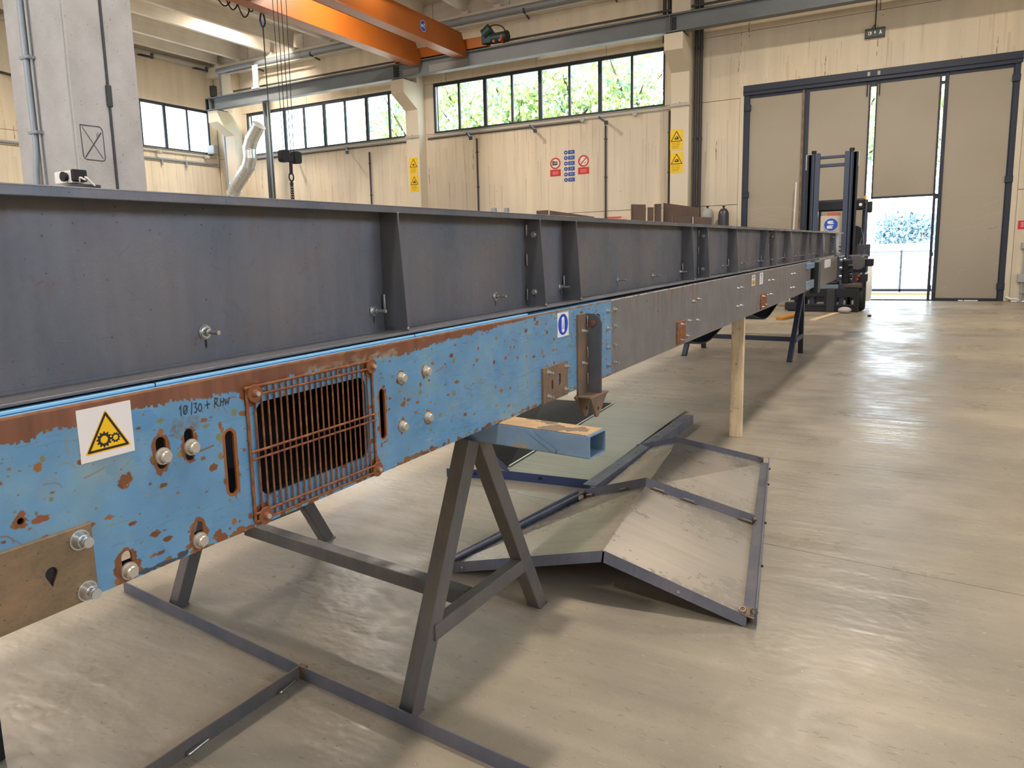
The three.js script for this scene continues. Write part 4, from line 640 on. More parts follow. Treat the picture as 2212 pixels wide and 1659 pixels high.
  // warning sticker, sign of two gears
  const gear = (x, cx, cy, r, n, hole) => { x.beginPath(); for (let i = 0; i < n * 4; i++) { const a = i / (n * 4) * 2 * PI, R = i % 4 < 2 ? r : r * 0.78; x.lineTo(cx + R * Math.cos(a), cy + R * Math.sin(a)); } x.closePath(); x.fill(); };
  const wt = canvasTex(512, 480, (x, w, h) => {
    x.fillStyle = '#e8e0d8'; x.fillRect(0, 0, w, h); x.lineJoin = 'round';
    x.fillStyle = x.strokeStyle = '#f3b414'; x.lineWidth = 26; const T = () => { x.beginPath(); x.moveTo(262, 62); x.lineTo(462, 406); x.lineTo(62, 406); x.closePath(); }; T(); x.stroke(); x.fillStyle = '#f2be08'; T(); x.fill(); x.strokeStyle = '#171410'; x.lineWidth = 21; x.beginPath(); x.moveTo(262, 74); x.lineTo(448, 396); x.lineTo(76, 396); x.closePath(); x.stroke();
    x.fillStyle = '#1a1712'; gear(x, 228, 308, 74, 12); gear(x, 336, 312, 48, 10); x.fillStyle = '#f2be08'; x.beginPath(); x.arc(228, 308, 36, 0, 7); x.fill(); x.beginPath(); x.arc(336, 312, 24, 0, 7); x.fill(); x.strokeStyle = '#b88a10'; x.lineWidth = 4; x.beginPath(); x.arc(228, 308, 34, 0, 7); x.stroke();
  });
  const stick = (name, s0, s1, y0, y1, t, label, o = OF) => { const m = new THREE.Mesh(new THREE.BoxGeometry(s1 - s0, y1 - y0, 0.0012), S({ map: t, roughness: 0.4 })); m.name = name; m.position.set(...L3((s0 + s1) / 2, (y0 + y1) / 2, o + 0.0008)); m.userData.label = label; m.castShadow = m.receiveShadow = true; conv.add(m); return m; };
  stick('warning_sticker', 0.676, 0.7755, 1.212, 1.3045, wt, 'white sticker with a yellow triangle of two gears');
  stick('glove_sticker', 2.564, 2.667, 1.211, 1.305, canvasTex(256, 256, (x) => { x.fillStyle = '#e9e4de'; x.fillRect(0, 0, 256, 256); x.fillStyle = '#1440b4'; x.beginPath(); x.arc(128, 128, 112, 0, 7); x.fill(); x.fillStyle = '#eef0f4'; x.beginPath(); x.roundRect(96, 46, 64, 168, 30); x.fill(); x.fillStyle = '#1440b4'; x.fillRect(120, 84, 5, 60); x.fillRect(134, 78, 5, 66); x.beginPath(); x.moveTo(104, 176); x.lineTo(128, 130); x.lineTo(152, 176); x.fill(); x.fillStyle = '#eef0f4'; x.fillRect(122, 150, 12, 28); }), 'white sticker with a blue disc');
  stick('small_sticker', 6.2, 6.33, 1.21, 1.296, canvasTex(64, 96, (x) => { x.fillStyle = '#e8e6dc'; x.fillRect(0, 0, 64, 96); x.fillStyle = '#d9b21c'; x.fillRect(6, 44, 52, 44); x.fillStyle = '#8fa0a8'; x.fillRect(12, 10, 40, 22); x.fillStyle = '#4a3d12'; x.fillRect(20, 60, 24, 18); }), 'small white and yellow sticker');
  stick('small_sticker', 6.52, 6.66, 1.205, 1.302, canvasTex(64, 96, (x) => { x.fillStyle = '#e9e9e6'; x.fillRect(0, 0, 64, 96); x.fillStyle = '#6d7074'; x.fillRect(22, 10, 20, 20); x.fillRect(28, 32, 9, 54); }), 'small white sticker with grey print');
  // bolted plates
  const cornTex = canvasTex(512, 256, (x, w, h) => { noiseCanvas(x, w, h, (u, v) => { const b = fbm(u, v, 5, 3, 4, 243) - 0.5, m = fbm(u, v, 50, 30, 2, 247) - 0.5, k = 1 + b * 0.3 + m * 0.1; return [132 * k + b * 16, 110 * k, 84 * k]; }); const B = (pts) => { x.fillStyle = '#37373b'; x.beginPath(); pts.forEach((p) => x.lineTo(...p)); x.fill(); }; const rag = (cx, cy, rx, ry, n) => Array.from({ length: n }, (_, i) => [cx + rx * rnd(0.8, 1.12) * Math.cos(i / n * 2 * PI), cy + ry * rnd(0.8, 1.12) * Math.sin(i / n * 2 * PI)]); B(rag(0.535 * 0 + 200, 66, 34, 62, 26)); B(rag(240, 128, 22, 26, 22)); B(rag(196, 190, 26, 60, 22)); for (let i = 0; i < 60; i++) { x.fillStyle = `rgba(60,46,36,${rnd(0.2, 0.6)})`; x.beginPath(); x.ellipse(rnd(w), rnd(h), rnd(1, 3), rnd(1, 3), 0, 0, 7); x.fill(); } });
  const cp = clean(extr(shapeOf(rect(0.34, 0.677, 0.979, 1.108), [[...Array(13)].map((_, i) => { const a = -0.35 + i / 12 * (PI + 0.7); return [0.604 + 0.0115 * Math.cos(a), 1.047 + 0.012 * Math.sin(a)]; }).concat([[0.604, 1.021]])]), 0.006, [], 0.0015).translate(0, 0, OF)); { const p = cp.attributes.position, u = cp.attributes.uv; for (let i = 0; i < p.count; i++) u.setXY(i, (p.getX(i) - 0.34) / 0.337, (p.getY(i) - 0.979) / 0.129); }
  C('corner_plate', cp, S({ map: cornTex, roughness: 0.55, metalness: 0.35 }), { keepUV: true, label: 'brown mill-scale joint plate' });
  C('tear_hole_liner', box(0.585, 0.624, 1.014, 1.066, OF - 0.0002, OF + 0.0015), M.blackSteel);
  const big = mergeGeometries([new THREE.CylinderGeometry(0.0175, 0.0175, 0.003, 26).translate(0, 0.0015, 0), new THREE.CylinderGeometry(0.0118, 0.0158, 0.013, 20).translate(0, 0.0095, 0), new THREE.CylinderGeometry(0.0105, 0.0112, 0.014, 6).translate(0, 0.018, 0), new THREE.CylinderGeometry(0.0088, 0.0088, 0.006, 18).translate(0, 0.027, 0)].map(clean)).rotateX(PI / 2);
  for (const [s, y] of [[0.6545, 1.0875], [0.658, 0.995], [0.4, 1.0875], [0.4, 0.995]]) put('bolt', big, M.zinc, conv, L3(s, y, OF + 0.007), [0, 0, 0.3]);
  C('joint_plate', extr(shapeOf(rect(2.422, 2.64, 0.979, 1.111), [slotPath(2.498, 1.02, 1.06, 0.009), slotPath(2.563, 1.025, 1.075, 0.014)]), 0.008, [], 0.001).translate(0, 0, OF), M.rustPlate, { label: 'brown joint plate with two slots' });
  for (const [s, y] of [[2.46, 1.091], [2.617, 1.092], [2.461, 0.999], [2.613, 1.0]]) NS(s, y, OF + 0.008);
  // bearing bracket with a clevis foot
  const br = C('bearing_bracket', [extr(rect(2.745, 2.835, 0.95, 1.283), 0.008, [], 0.001).translate(0, 0, OF)], M.rustPlate, { label: 'bolted bracket with a clevis foot' });
  C('bracket_web', extr([[OF, 0.95], [-1.135, 0.95], [-1.132, 1.245], [-1.145, 1.272], [-1.165, 1.281], [OF, 1.281]], 0.008).rotateY(-PI / 2).translate(2.842, 0, 0), M.millBright, {}, br);
  C('bracket_foot', rbox(2.735, 2.9, 0.944, 0.952, -1.21, -1.128, 0.002), M.rustPlate, {}, br);
  const lug = (s0, s1, tip, y0, y1, o) => C('clevis_lug', extr(shapeOf([[s0, y1], [tip - 0.024, y0 + 0.016], [tip - 0.012, y0 + 0.002], [tip + 0.006, y0], [tip + 0.02, y0 + 0.01], [s1, y1]], [circ(tip + 0.006, y0 + 0.034, 0.0095)]), 0.007, [], 0.001).translate(0, 0, o), M.rustPlate, {}, br);
  lug(2.715, 2.895, 2.785, 0.862, 0.95, -1.138); lug(2.715, 2.87, 2.825, 0.85, 0.95, -1.205);
  for (const y of [1.213, 1.08]) NS(2.788, y, OF + 0.008);
  C('bracket_weld', [1.01, 1.12, 1.25].map((y) => tube([[2.83, y - 0.022, OF + 0.012], [2.828, y, OF + 0.014], [2.83, y + 0.024, OF + 0.012]], 0.004, 10, 6)), M.weld, {}, br);
  C('bracket_bolt', rod([2.82, 1.243, -1.17], [2.834, 1.243, -1.17], 0.012, 6), M.rust, {}, br);
}
// --- bare steel channels further along ---
const greyTex = canvasTex(1024, 256, (x, w, h) => { noiseCanvas(x, w, h, (u, v) => { const b = fbm(u, v, 8, 3, 4, 263) - 0.5, s = fbm(u, v, 70, 3, 3, 267) - 0.5, g = hash(Math.floor(u * w), Math.floor(v * h), 34) - 0.5, k = 1 + b * 0.18 + s * 0.16 + g * 0.04; return [126 * k, 121 * k, 120 * k]; }); for (let i = 0; i < 34; i++) { const px = rnd(w), l = h * Math.pow(rnd(), 1.6) * 0.8 + 10, g = x.createLinearGradient(0, 0, 0, l), a = rnd(0.15, 0.55); g.addColorStop(0, `rgba(128,72,38,${a})`); g.addColorStop(1, 'rgba(128,72,38,0)'); x.fillStyle = g; x.fillRect(px, 0, rnd(2, 12), l); } x.fillStyle = '#c8c2ba'; for (let px = 0; px < w; px += 6) if (rnd() < 0.75) x.fillRect(px, 0, 6, 3); for (let i = 0; i < 40; i++) { x.fillStyle = `rgba(36,30,30,${rnd(0.2, 0.6)})`; x.beginPath(); x.ellipse(rnd(w), rnd(h), rnd(1, 3), rnd(1, 4), 0, 0, 7); x.fill(); } }, true, true);  // light dashes along the top edge are a painted edge highlight
const greyMat = S({ map: greyTex, roughness: 0.5, metalness: 0.4 });
const planar2 = (g, a, L) => { g = clean(g); const p = g.attributes.position, u = g.attributes.uv; for (let i = 0; i < p.count; i++) u.setXY(i, (p.getX(i) - a) / L, Math.min(0.995, Math.max(0.005, (p.getY(i) - Y0) / YH))); return g; };
for (const [a, b] of [[3.137, 6.375], [6.384, 9.62]]) {
  const ch = C('grey_side_channel', planar2(rbox(a, b, Y0, Y0 + YH, OF - 0.006, OF, 0.002, 2), a, 3.24), greyMat, { keepUV: true, label: 'bare steel side channel with rust runs' });
  C('channel_flange', [box(a, b, Y0 + YH - 0.006, Y0 + YH, OF - 0.08, OF - 0.006), box(a, b, Y0, Y0 + 0.006, OF - 0.08, OF - 0.006)], M.mill, {}, ch);
}
for (const [s, y] of [[4.47, 1.213], [4.584, 1.219], [5.688, 1.221], [5.798, 1.222], [5.687, 1.087], [5.798, 1.086], [4.385, 1.104], [4.571, 1.09], [6.921, 1.219], [7.101, 1.215], [6.832, 1.1], [7.031, 1.092], [6.781, 1.018], [8.137, 1.085], [8.317, 1.08], [8.165, 1.225], [8.346, 1.222], [4.351, 1.016]]) put('stud', globalThis.nutStud, M.zinc, conv, L3(s, y, OF));
for (const [a, b] of [[4.145, 4.30], [6.565, 6.83]]) { C('joint_plate', rbox(a, b, 0.99, 1.118, OF, OF + 0.009, 0.002), M.rust, { label: 'small rusty joint plate' }); for (const y of [1.1, 1.01]) put('stud', globalThis.nutStud, M.zinc, conv, L3(a + 0.06, y, OF + 0.009)); }
// drive end
{
  C('drive_plate', planar2(rbox(9.98, 12.5, 0.965, 1.316, OF - 0.006, OF + 0.004, 0.002), 9.98, 2.6), S({ map: greyTex, color: '#e6e8e6', roughness: 0.45, metalness: 0.4 }), { keepUV: true });
  C('drive_post', rbox(9.75, 9.97, 0.93, 1.3, OF - 0.02, OF + 0.07, 0.01), M.blackSteel);
  C('drive_stop', [rbox(9.2, 9.72, 1.235, 1.3, OF, OF + 0.03, 0.006), rbox(9.2, 9.72, 1.0, 1.1, OF, OF + 0.03, 0.006)], M.bluePaintTube);
  C('plate_label', rbox(10.9, 11.6, 1.19, 1.3, OF + 0.004, OF + 0.006, 0.0008, 1), M.white, { label: 'white paper label' });
  const cover = C('gear_housing', rbox(12.55, 13.45, 0.93, 1.315, OF - 0.05, OF + 0.02, 0.02), S({ color: '#24304a', roughness: 0.4, metalness: 0.2 }), { label: 'dark blue gear housing' });
  for (const y of [1.25, 1.13, 1.0]) { C('bolt', rod([12.75, y, OF + 0.02], [12.75, y, OF + 0.05], 0.022, 6), M.zinc, {}, cover); C('bolt', rod([13.3, y, OF + 0.02], [13.3, y, OF + 0.05], 0.022, 6), M.zinc, {}, cover); }
  C('chain_guard', [rbox(13.2, 13.7, 0.86, 1.25, -1.2, -1.08, 0.03), ...[0.9, 0.98, 1.06, 1.14].map((y, i) => rod([13.2, y, -1.08 - i * 0.01], [13.2, y, -1.04], 0.03, 10))], M.blackSteel);
  const mot = C('drive_motor', [rod([13.6, 1.19, -1.02], [14.1, 1.19, -1.02], 0.115, 30)], S({ color: '#5d564c', roughness: 0.5, metalness: 0.4 }), { label: 'drive motor with round fan cover' });
  C('fan_cover', [rod([13.55, 1.19, -1.02], [13.66, 1.19, -1.02], 0.108, 30, 0.12), new THREE.TorusGeometry(0.108, 0.006, 8, 36).rotateY(PI / 2).translate(13.555, 1.19, -1.02)], S({ color: '#6b666a', roughness: 0.5, metalness: 0.3 }), {}, mot);
  for (let k = 0; k < 16; k++) { const a = k / 16 * 2 * PI; C('cooling_fin', bar([13.68, 1.19 + 0.12 * Math.sin(a), -1.02 + 0.12 * Math.cos(a)], [14.05, 1.19 + 0.12 * Math.sin(a), -1.02 + 0.12 * Math.cos(a)], 0.006, 0.02, [0, Math.sin(a), Math.cos(a)]), M.rustPlate, {}, mot); }
  C('terminal_box', rbox(13.7, 13.95, 1.12, 1.24, -0.9, -0.79, 0.015), M.blackSteel, {}, mot);
  C('gearbox', [rbox(14.1, 14.35, 1.0, 1.3, -1.2, -0.9, 0.03)], S({ color: '#27314a', roughness: 0.45 }), {}, mot);
  for (const [y, o] of [[0.98, -0.98], [0.92, -1.0], [0.95, -1.16]]) C('orange_plug', new THREE.SphereGeometry(0.025, 12, 8).translate(13.5, y, o), M.red, {}, mot);
}
// belt hanging slack under the frame, and the far-side channel
const sag = (a, b, dip) => { const n = 24, P = [], put3 = (s, y, o) => P.push(s, y, o); for (let i = 0; i < n; i++) { const f = (k) => { const t = k / n; return [a + (b - a) * t, 0.975 - dip * 4 * t * (1 - t) * (1 - 0.25 * Math.sin(9 * t))]; }; const [s0, y0] = f(i), [s1, y1] = f(i + 1); put3(s0, y0, -1.34); put3(s1, y1, -1.34); put3(s1, y1, -2.4); put3(s0, y0, -1.34); put3(s1, y1, -2.4); put3(s0, y0, -2.4); for (const o of [-1.34]) { put3(s0, y0 + 0.012, o); put3(s1, y1 + 0.012, o); put3(s1, y1, o); put3(s0, y0 + 0.012, o); put3(s1, y1, o); put3(s0, y0, o); } } const g = new THREE.BufferGeometry(); g.setAttribute('position', new THREE.Float32BufferAttribute(P, 3)); g.computeVertexNormals(); return g; };
C('slack_belt', sag(4.35, 6.3, 0.1), M.rubber, { label: 'slack black belt' }); C('slack_belt', sag(6.4, 8.75, 0.13), M.rubber, { label: 'slack black belt' });
C('belt', box(-2, 9.6, 1.0, 1.012, -2.45, -1.29), M.rubber);  // unseen belt added to block the lit floor seen through the grille
C('added_black_board', box(-2, 3.1, 1.0, 1.325, -1.52, -1.515), M.black);  // unseen black board added so the inside behind the grille reads dark
C('far_side_channel', [box(-2, 12.5, Y0, Y0 + YH, -2.516, -2.51), box(-2, 12.5, Y0, Y0 + 0.006, -2.51, -2.46), box(-2, 12.5, Y0 + YH - 0.006, Y0 + YH, -2.51, -2.46)], M.mill);
C('leg', rbox(0.95, 1.01, 0, 0.977, -2.46, -2.41, 0.004), M.black, { label: 'black square leg' });

// ---------- trestles, props, covers and bars on the floor ----------
function trestle(label, mat, near) {
  const t = thing('trestle', label, 'trestle', [-2.0, 0, -2.42]);
  const P = (n, g, m = mat, o = {}) => part(n, g, m, t, o);
  const top = [[-1.27, 0.9, -2.19], [-2.62, 0.9, -2.37]];
  // legs: near pair and far pair, square tube with small feet
  for (const [foot, i, dz] of [[[-1.35, 0, -1.885], 0, 0.03], [[-1.285, 0, -2.79], 0, -0.03], [[-2.74, 0, -2.065], 1, 0.03], [[-2.645, 0, -2.975], 1, -0.03]]) {
    const a = top[i];
    P('leg', bar(foot, [a[0] + 0.02, 0.905, a[2] + dz], 0.062, 0.062, [1, 0, 0.13], 0.005));
    P('foot', rbox(foot[0] - 0.036, foot[0] + 0.036, 0, 0.006, foot[2] - 0.036, foot[2] + 0.036, 0.002));
  }
  P('cross_brace', bar([-1.305, 0.27, -1.96], [-1.265, 0.27, -2.63], 0.045, 0.06, [0, 1, 0], 0.004)); P('cross_brace', bar([-2.7, 0.27, -2.13], [-2.635, 0.27, -2.81], 0.045, 0.06, [0, 1, 0], 0.004));
  P('stretcher', bar([-1.29, 0.25, -2.27], [-2.66, 0.25, -2.44], 0.06, 0.06, [0, 1, 0], 0.004));
  if (near) { // top rail is an open-ended blue rectangular tube sticking out into the aisle
    const a = [-0.775, 0.9375, -2.155], b = [-2.7, 0.9375, -2.395], o = shapeOf(rrect(-0.056, 0.056, -0.0375, 0.0375, 0.006), [rrect(-0.051, 0.051, -0.0325, 0.0325, 0.003)]);
    const d = V(...b).sub(V(...a)), L = d.length();
    const g = new THREE.ExtrudeGeometry(o, { depth: L, bevelEnabled: false, curveSegments: 4 });
    const z = d.normalize(), x = V(0, 1, 0).cross(z).normalize();
    P('top_rail', g.applyMatrix4(new THREE.Matrix4().makeBasis(x, V(0, 1, 0), z).setPosition(...a)), M.bluePaintTube, { label: 'blue rectangular tube rail with an open end' });
    P('worn_top', bar([-0.785, 0.9755, -2.156], [-1.5, 0.9755, -2.245], 0.108, 0.0012), M.tubeTop);
    P('gusset', bar([-1.0, 0.965, -2.125], [-0.9, 0.91, -2.108], 0.004, 0.012, [0, 1, 0]), M.bluePaintTube);
  } else P('top_rail', bar([-1.2, 0.935, -2.18], [-2.7, 0.935, -2.38], 0.09, 0.075, [0, 1, 0], 0.005));
  return t;
}
const oldSteel = S({ map: rep(millTex, 0.5), color: '#f4ead8', roughnessMap: rep(millRough, 0.4), roughness: 0.8, metalness: 0.2 });
const navySteel = S({ color: '#333a4a', roughness: 0.45, metalness: 0.35 });
trestle('brownish A-frame trestle with a blue tube rail, carrying the near end of the conveyor', oldSteel, true);
{ const t = trestle('dark navy A-frame trestle carrying the conveyor beyond the wooden prop', navySteel, false); t.position.add(V(0.255, 0, -8.42)); t.rotation.y = 0.02; }
single('wood_prop', 'upright pale timber prop standing under the conveyor edge', 'timber', [rbox(-1.072, -0.976, 0, 0.974, -6.14, -6.09, 0.005)], M.wood);
single('wood_scrap', 'pale flat board lying on the floor in front of the forklift', 'board', [bar([-1.27, 0.012, -15.9], [-0.95, 0.012, -17.6], 0.12, 0.022, [0, 1, 0])], M.wood);
single('wood_scrap', 'orange-brown wooden wedge on the floor left of the far trestle', 'board', [bar([-1.88, 0.03, -15.9], [-1.62, 0.05, -17.0], 0.14, 0.05, [0, 1, 0])], S({ color: '#b9802f', roughness: 0.8 }));
single('stone', 'round grey stone on the floor under the forklift carriage', 'stone', [new THREE.SphereGeometry(0.11, 16, 10).scale(1.2, 0.62, 1).translate(-0.8, 0.066, -17.75)], M.concrete);
single('dark_pebble', 'small dark lump on the floor right of the forklift', 'pebble', [new THREE.SphereGeometry(0.035, 12, 8).scale(1.2, 0.6, 1).translate(-0.31, 0.02, -17.0)], M.black);

const blueSteel = S({ map: rep(millTex, 0.5), color: '#eef0ff', roughnessMap: rep(millRough, 0.4), roughness: 0.7, metalness: 0.15 });
{ // ridged cover of two bays lying on the floor
  const h = thing('conveyor_cover', 'ridged grey sheet-metal cover with flanged edges lying on the floor beside the trestle', 'cover', [-1.1, 0, -4.1]);
  const P = (n, g, m = M.sheet, o = {}) => part(n, g, m, h, o);
  const LF = [-1.787, 0.05, -2.913], RF = [-0.44, 0.045, -2.99], KF = [-1.04, 0.232, -2.951], LM = [-1.575, 0.03, -4.12], RM = [-0.575, 0.032, -4.085], KM = [-1.14, 0.21, -3.95], LB = [-1.6, 0.03, -5.3], RB = [-0.7, 0.035, -5.3], KB = [-1.29, 0.135, -5.25];
  P('front_left_sheet', plate4(LF, KF, KM, LM)); P('front_right_sheet', plate4(KF, RF, RM, KM)); P('back_left_sheet', plate4(LM, KM, KB, LB)); P('back_right_sheet', plate4(KM, RM, RB, KB));
  const up = (p, dy, dx = 0, dz = 0) => [p[0] + dx, p[1] + dy, p[2] + dz];
  const flange = (n, a, b, dy, dx = 0, dz = 0, t = 0.004) => P(n, plate4(a, b, up(b, dy, dx, dz), up(a, dy, dx, dz), t), blueSteel);
  // front lip hangs down, the middle and back ribs stand up, the long edges have a turned-up rim
  P('front_lip', plate4(up(LF, -0.048, 0, 0.012), up(KF, -0.05, -0.004, 0.012), KF, LF, 0.004), blueSteel); P('front_lip', plate4(up(KF, -0.05, 0.006, 0.012), up(RF, -0.044, 0, 0.012), RF, up(KF, 0, 0.008), 0.004), blueSteel);
  flange('middle_rib', up(LM, 0.0), up(KM, 0), 0.05, 0.0, -0.01); flange('middle_rib', up(KM, 0), up(RM, 0), 0.05, 0.0, -0.01);
  flange('back_rib', up(KB, 0), up(RB, 0), 0.04); flange('back_rib', up(LB, 0), up(KB, 0), 0.04);
  P('side_rim', bar(up(LF, 0.016, -0.012), up(LM, 0.03, -0.012), 0.05, 0.006, [-0.35, 1, 0]), blueSteel); P('side_rim', bar(up(LF, -0.02, -0.034), up(LM, 0.01, -0.034), 0.006, 0.07, [0, 1, 0]), blueSteel);
  P('side_rim', bar(up(RF, 0.002, 0.008), up(RB, 0.002, 0.008), 0.05, 0.005, [0, 1, 0]), blueSteel); P('side_rim', bar(up(RF, 0.005, 0.036), up(RB, 0.008, 0.036), 0.006, 0.075, [0, 1, 0]), blueSteel);
  P('corner_gusset', plate4(up(RF, 0.006, -0.035, 0.002), up(RF, -0.002, 0.03, 0.01), up(RF, 0.012, 0.03, -0.05), up(RF, 0.02, -0.03, -0.05), 0.004), M.rustPlate);
  P('corner_eye', new THREE.TorusGeometry(0.012, 0.004, 8, 18).rotateX(-1.1).translate(RF[0] - 0.02, RF[1] + 0.02, RF[2] - 0.012), M.weld); P('corner_eye', new THREE.TorusGeometry(0.012, 0.004, 8, 18).rotateZ(1.2).translate(RF[0] + 0.025, RF[1] + 0.016, RF[2] - 0.018), blueSteel);
  P('corner_eye', new THREE.TorusGeometry(0.012, 0.005, 8, 18).translate(RB[0] - 0.02, RB[1] + 0.03, RB[2] + 0.01), blueSteel);
  const lerp = (a, b, t) => a.map((v, i) => v + (b[i] - v) * t);
  for (const [a, b, t] of [[KM, RM, 0.08], [KM, RM, 0.36], [KM, RM, 0.88], [LM, KM, 0.62], [LM, KM, 0.06]]) { const p = up(lerp(a, b, t), 0.012, 0, 0.008), q = up(lerp(a, b, t + 0.1), 0.012, 0, 0.008); P('weld_seam', rod(p, q, 0.0062, 8), M.weld); P('scorch_mark', bar(up(lerp(a, b, t - 0.03), 0.006, 0, 0.004), up(lerp(a, b, t + 0.13), 0.006, 0, 0.004), 0.02, 0.003), M.rustPlate); }
  for (const [a, b, t] of [[LF, KF, 0.07], [LF, KF, 0.8], [KF, RF, 0.55]]) { const c = up(lerp(a, b, t), -0.024, 0, 0.01); P('lip_hole', rod(up(c, 0, 0, -0.004), up(c, 0, 0, 0.004), 0.007, 14), M.zinc); }
  P('edge_fillet', rod(KF, KM, 0.003, 8), M.sheet); P('edge_fillet', rod(KM, KB, 0.003, 8), M.sheet);
  for (const p of [LM, RM]) P('corner_weld', new THREE.SphereGeometry(0.012, 10, 8).translate(p[0], p[1] + 0.03, p[2] + 0.005), M.rustPlate);
  for (const t of [0.2, 0.45, 0.75, 0.9]) { const c = lerp(RF, RB, t); P('rim_stud', rod(up(c, 0.03, 0.036), up(c, 0.03, 0.05), 0.006, 8), M.blackSteel); }
}
{ // second cover lying the other way up behind it
  const h = thing('conveyor_cover', 'flat-lying cover with dark folded wing and blue front lip under the conveyor', 'cover', [-2.1, 0, -5.6]);
  part('sheet', plate4([-2.29, 0.03, -4.42], [-1.66, 0.03, -4.46], [-1.6, 0.02, -6.9], [-2.32, 0.02, -6.9], 0.004), S({ map: M.sheet.map, color: '#eef2ea', roughness: 0.35, metalness: 0.3 }), h);
  part('folded_wing', plate4([-2.29, 0.032, -4.52], [-2.32, 0.022, -6.9], [-3.02, 0.024, -6.85], [-2.62, 0.16, -4.66], 0.004), M.darkSheet, h, { label: 'dark folded wing' });
  part('fold_edge', bar([-2.285, 0.036, -4.52], [-2.315, 0.026, -6.9], 0.012, 0.004), M.zinc, h);
  const navyLip = S({ color: '#3f4c74', roughness: 0.5, metalness: 0.25 });
  part('front_lip', bar([-2.62, 0.03, -4.22], [-2.19, 0.03, -4.34], 0.006, 0.06), navyLip, h); part('front_lip', bar([-2.19, 0.03, -4.34], [-1.63, 0.03, -4.38], 0.006, 0.06), navyLip, h);
  part('wing_lip', plate4([-2.19, 0.02, -4.345], [-2.2, 0.06, -4.35], [-2.62, 0.2, -4.66], [-2.6, 0.13, -4.62], 0.004), navyLip, h);
  for (const x of [-2.42, -1.97]) part('lip_hole', rod([x, 0.035, -4.255 - (x + 2.42) * 0.2 + 0.01], [x, 0.035, -4.27 - (x + 2.42) * 0.2], 0.008, 12), M.black, h);
}
single('angle_bar', 'long steel angle bar lying along the left edge of the ridged cover', 'bar', [bar([-1.575, 0.078, -4.22], [-1.475, 0.075, -6.42], 0.085, 0.005), bar([-1.533, 0.04, -4.23], [-1.435, 0.038, -6.42], 0.005, 0.076), ...[0.25, 0.4, 0.55, 0.62, 0.8].map((t) => rod([-1.575 + 0.1 * t, 0.08, -4.16 - 2.26 * t], [-1.575 + 0.1 * t, 0.083, -4.16 - 2.26 * t], 0.007, 10))], blueSteel);
{ // open frame of flat bars in the foreground
  const f = thing('angle_bar_assembly', 'T-shaped assembly of thin steel angle bars lying on the floor in the foreground', 'frame', [-1.8, 0, -1.8]);
  part('long_bar', [bar([-3.09, 0.026, -2.045], [-1.84, 0.026, -1.876], 0.005, 0.052), bar([-3.09, 0.003, -2.07], [-1.84, 0.003, -1.9], 0.05, 0.005)], blueSteel, f);
  part('long_bar', [bar([-1.815, 0.026, -1.872], [-0.2, 0.026, -1.70], 0.005, 0.052), bar([-1.815, 0.003, -1.897], [-0.2, 0.003, -1.725], 0.05, 0.005)], blueSteel, f);
  part('cross_bar', [bar([-1.833, 0.026, -1.868], [-1.895, 0.026, -0.8], 0.005, 0.052)], oldSteel, f);
  part('corner_post', rbox(-1.838, -1.805, 0, 0.054, -1.888, -1.868, 0.003), M.rustPlate, f);
  for (const [z, x] of [[-1.42, -1.849], [-1.8, -1.826]]) part('weld_pin', new THREE.CapsuleGeometry(0.0075, 0.075, 6, 12).rotateX(PI / 2).rotateY(0.06).translate(x, 0.012, z), M.zinc, f);
}

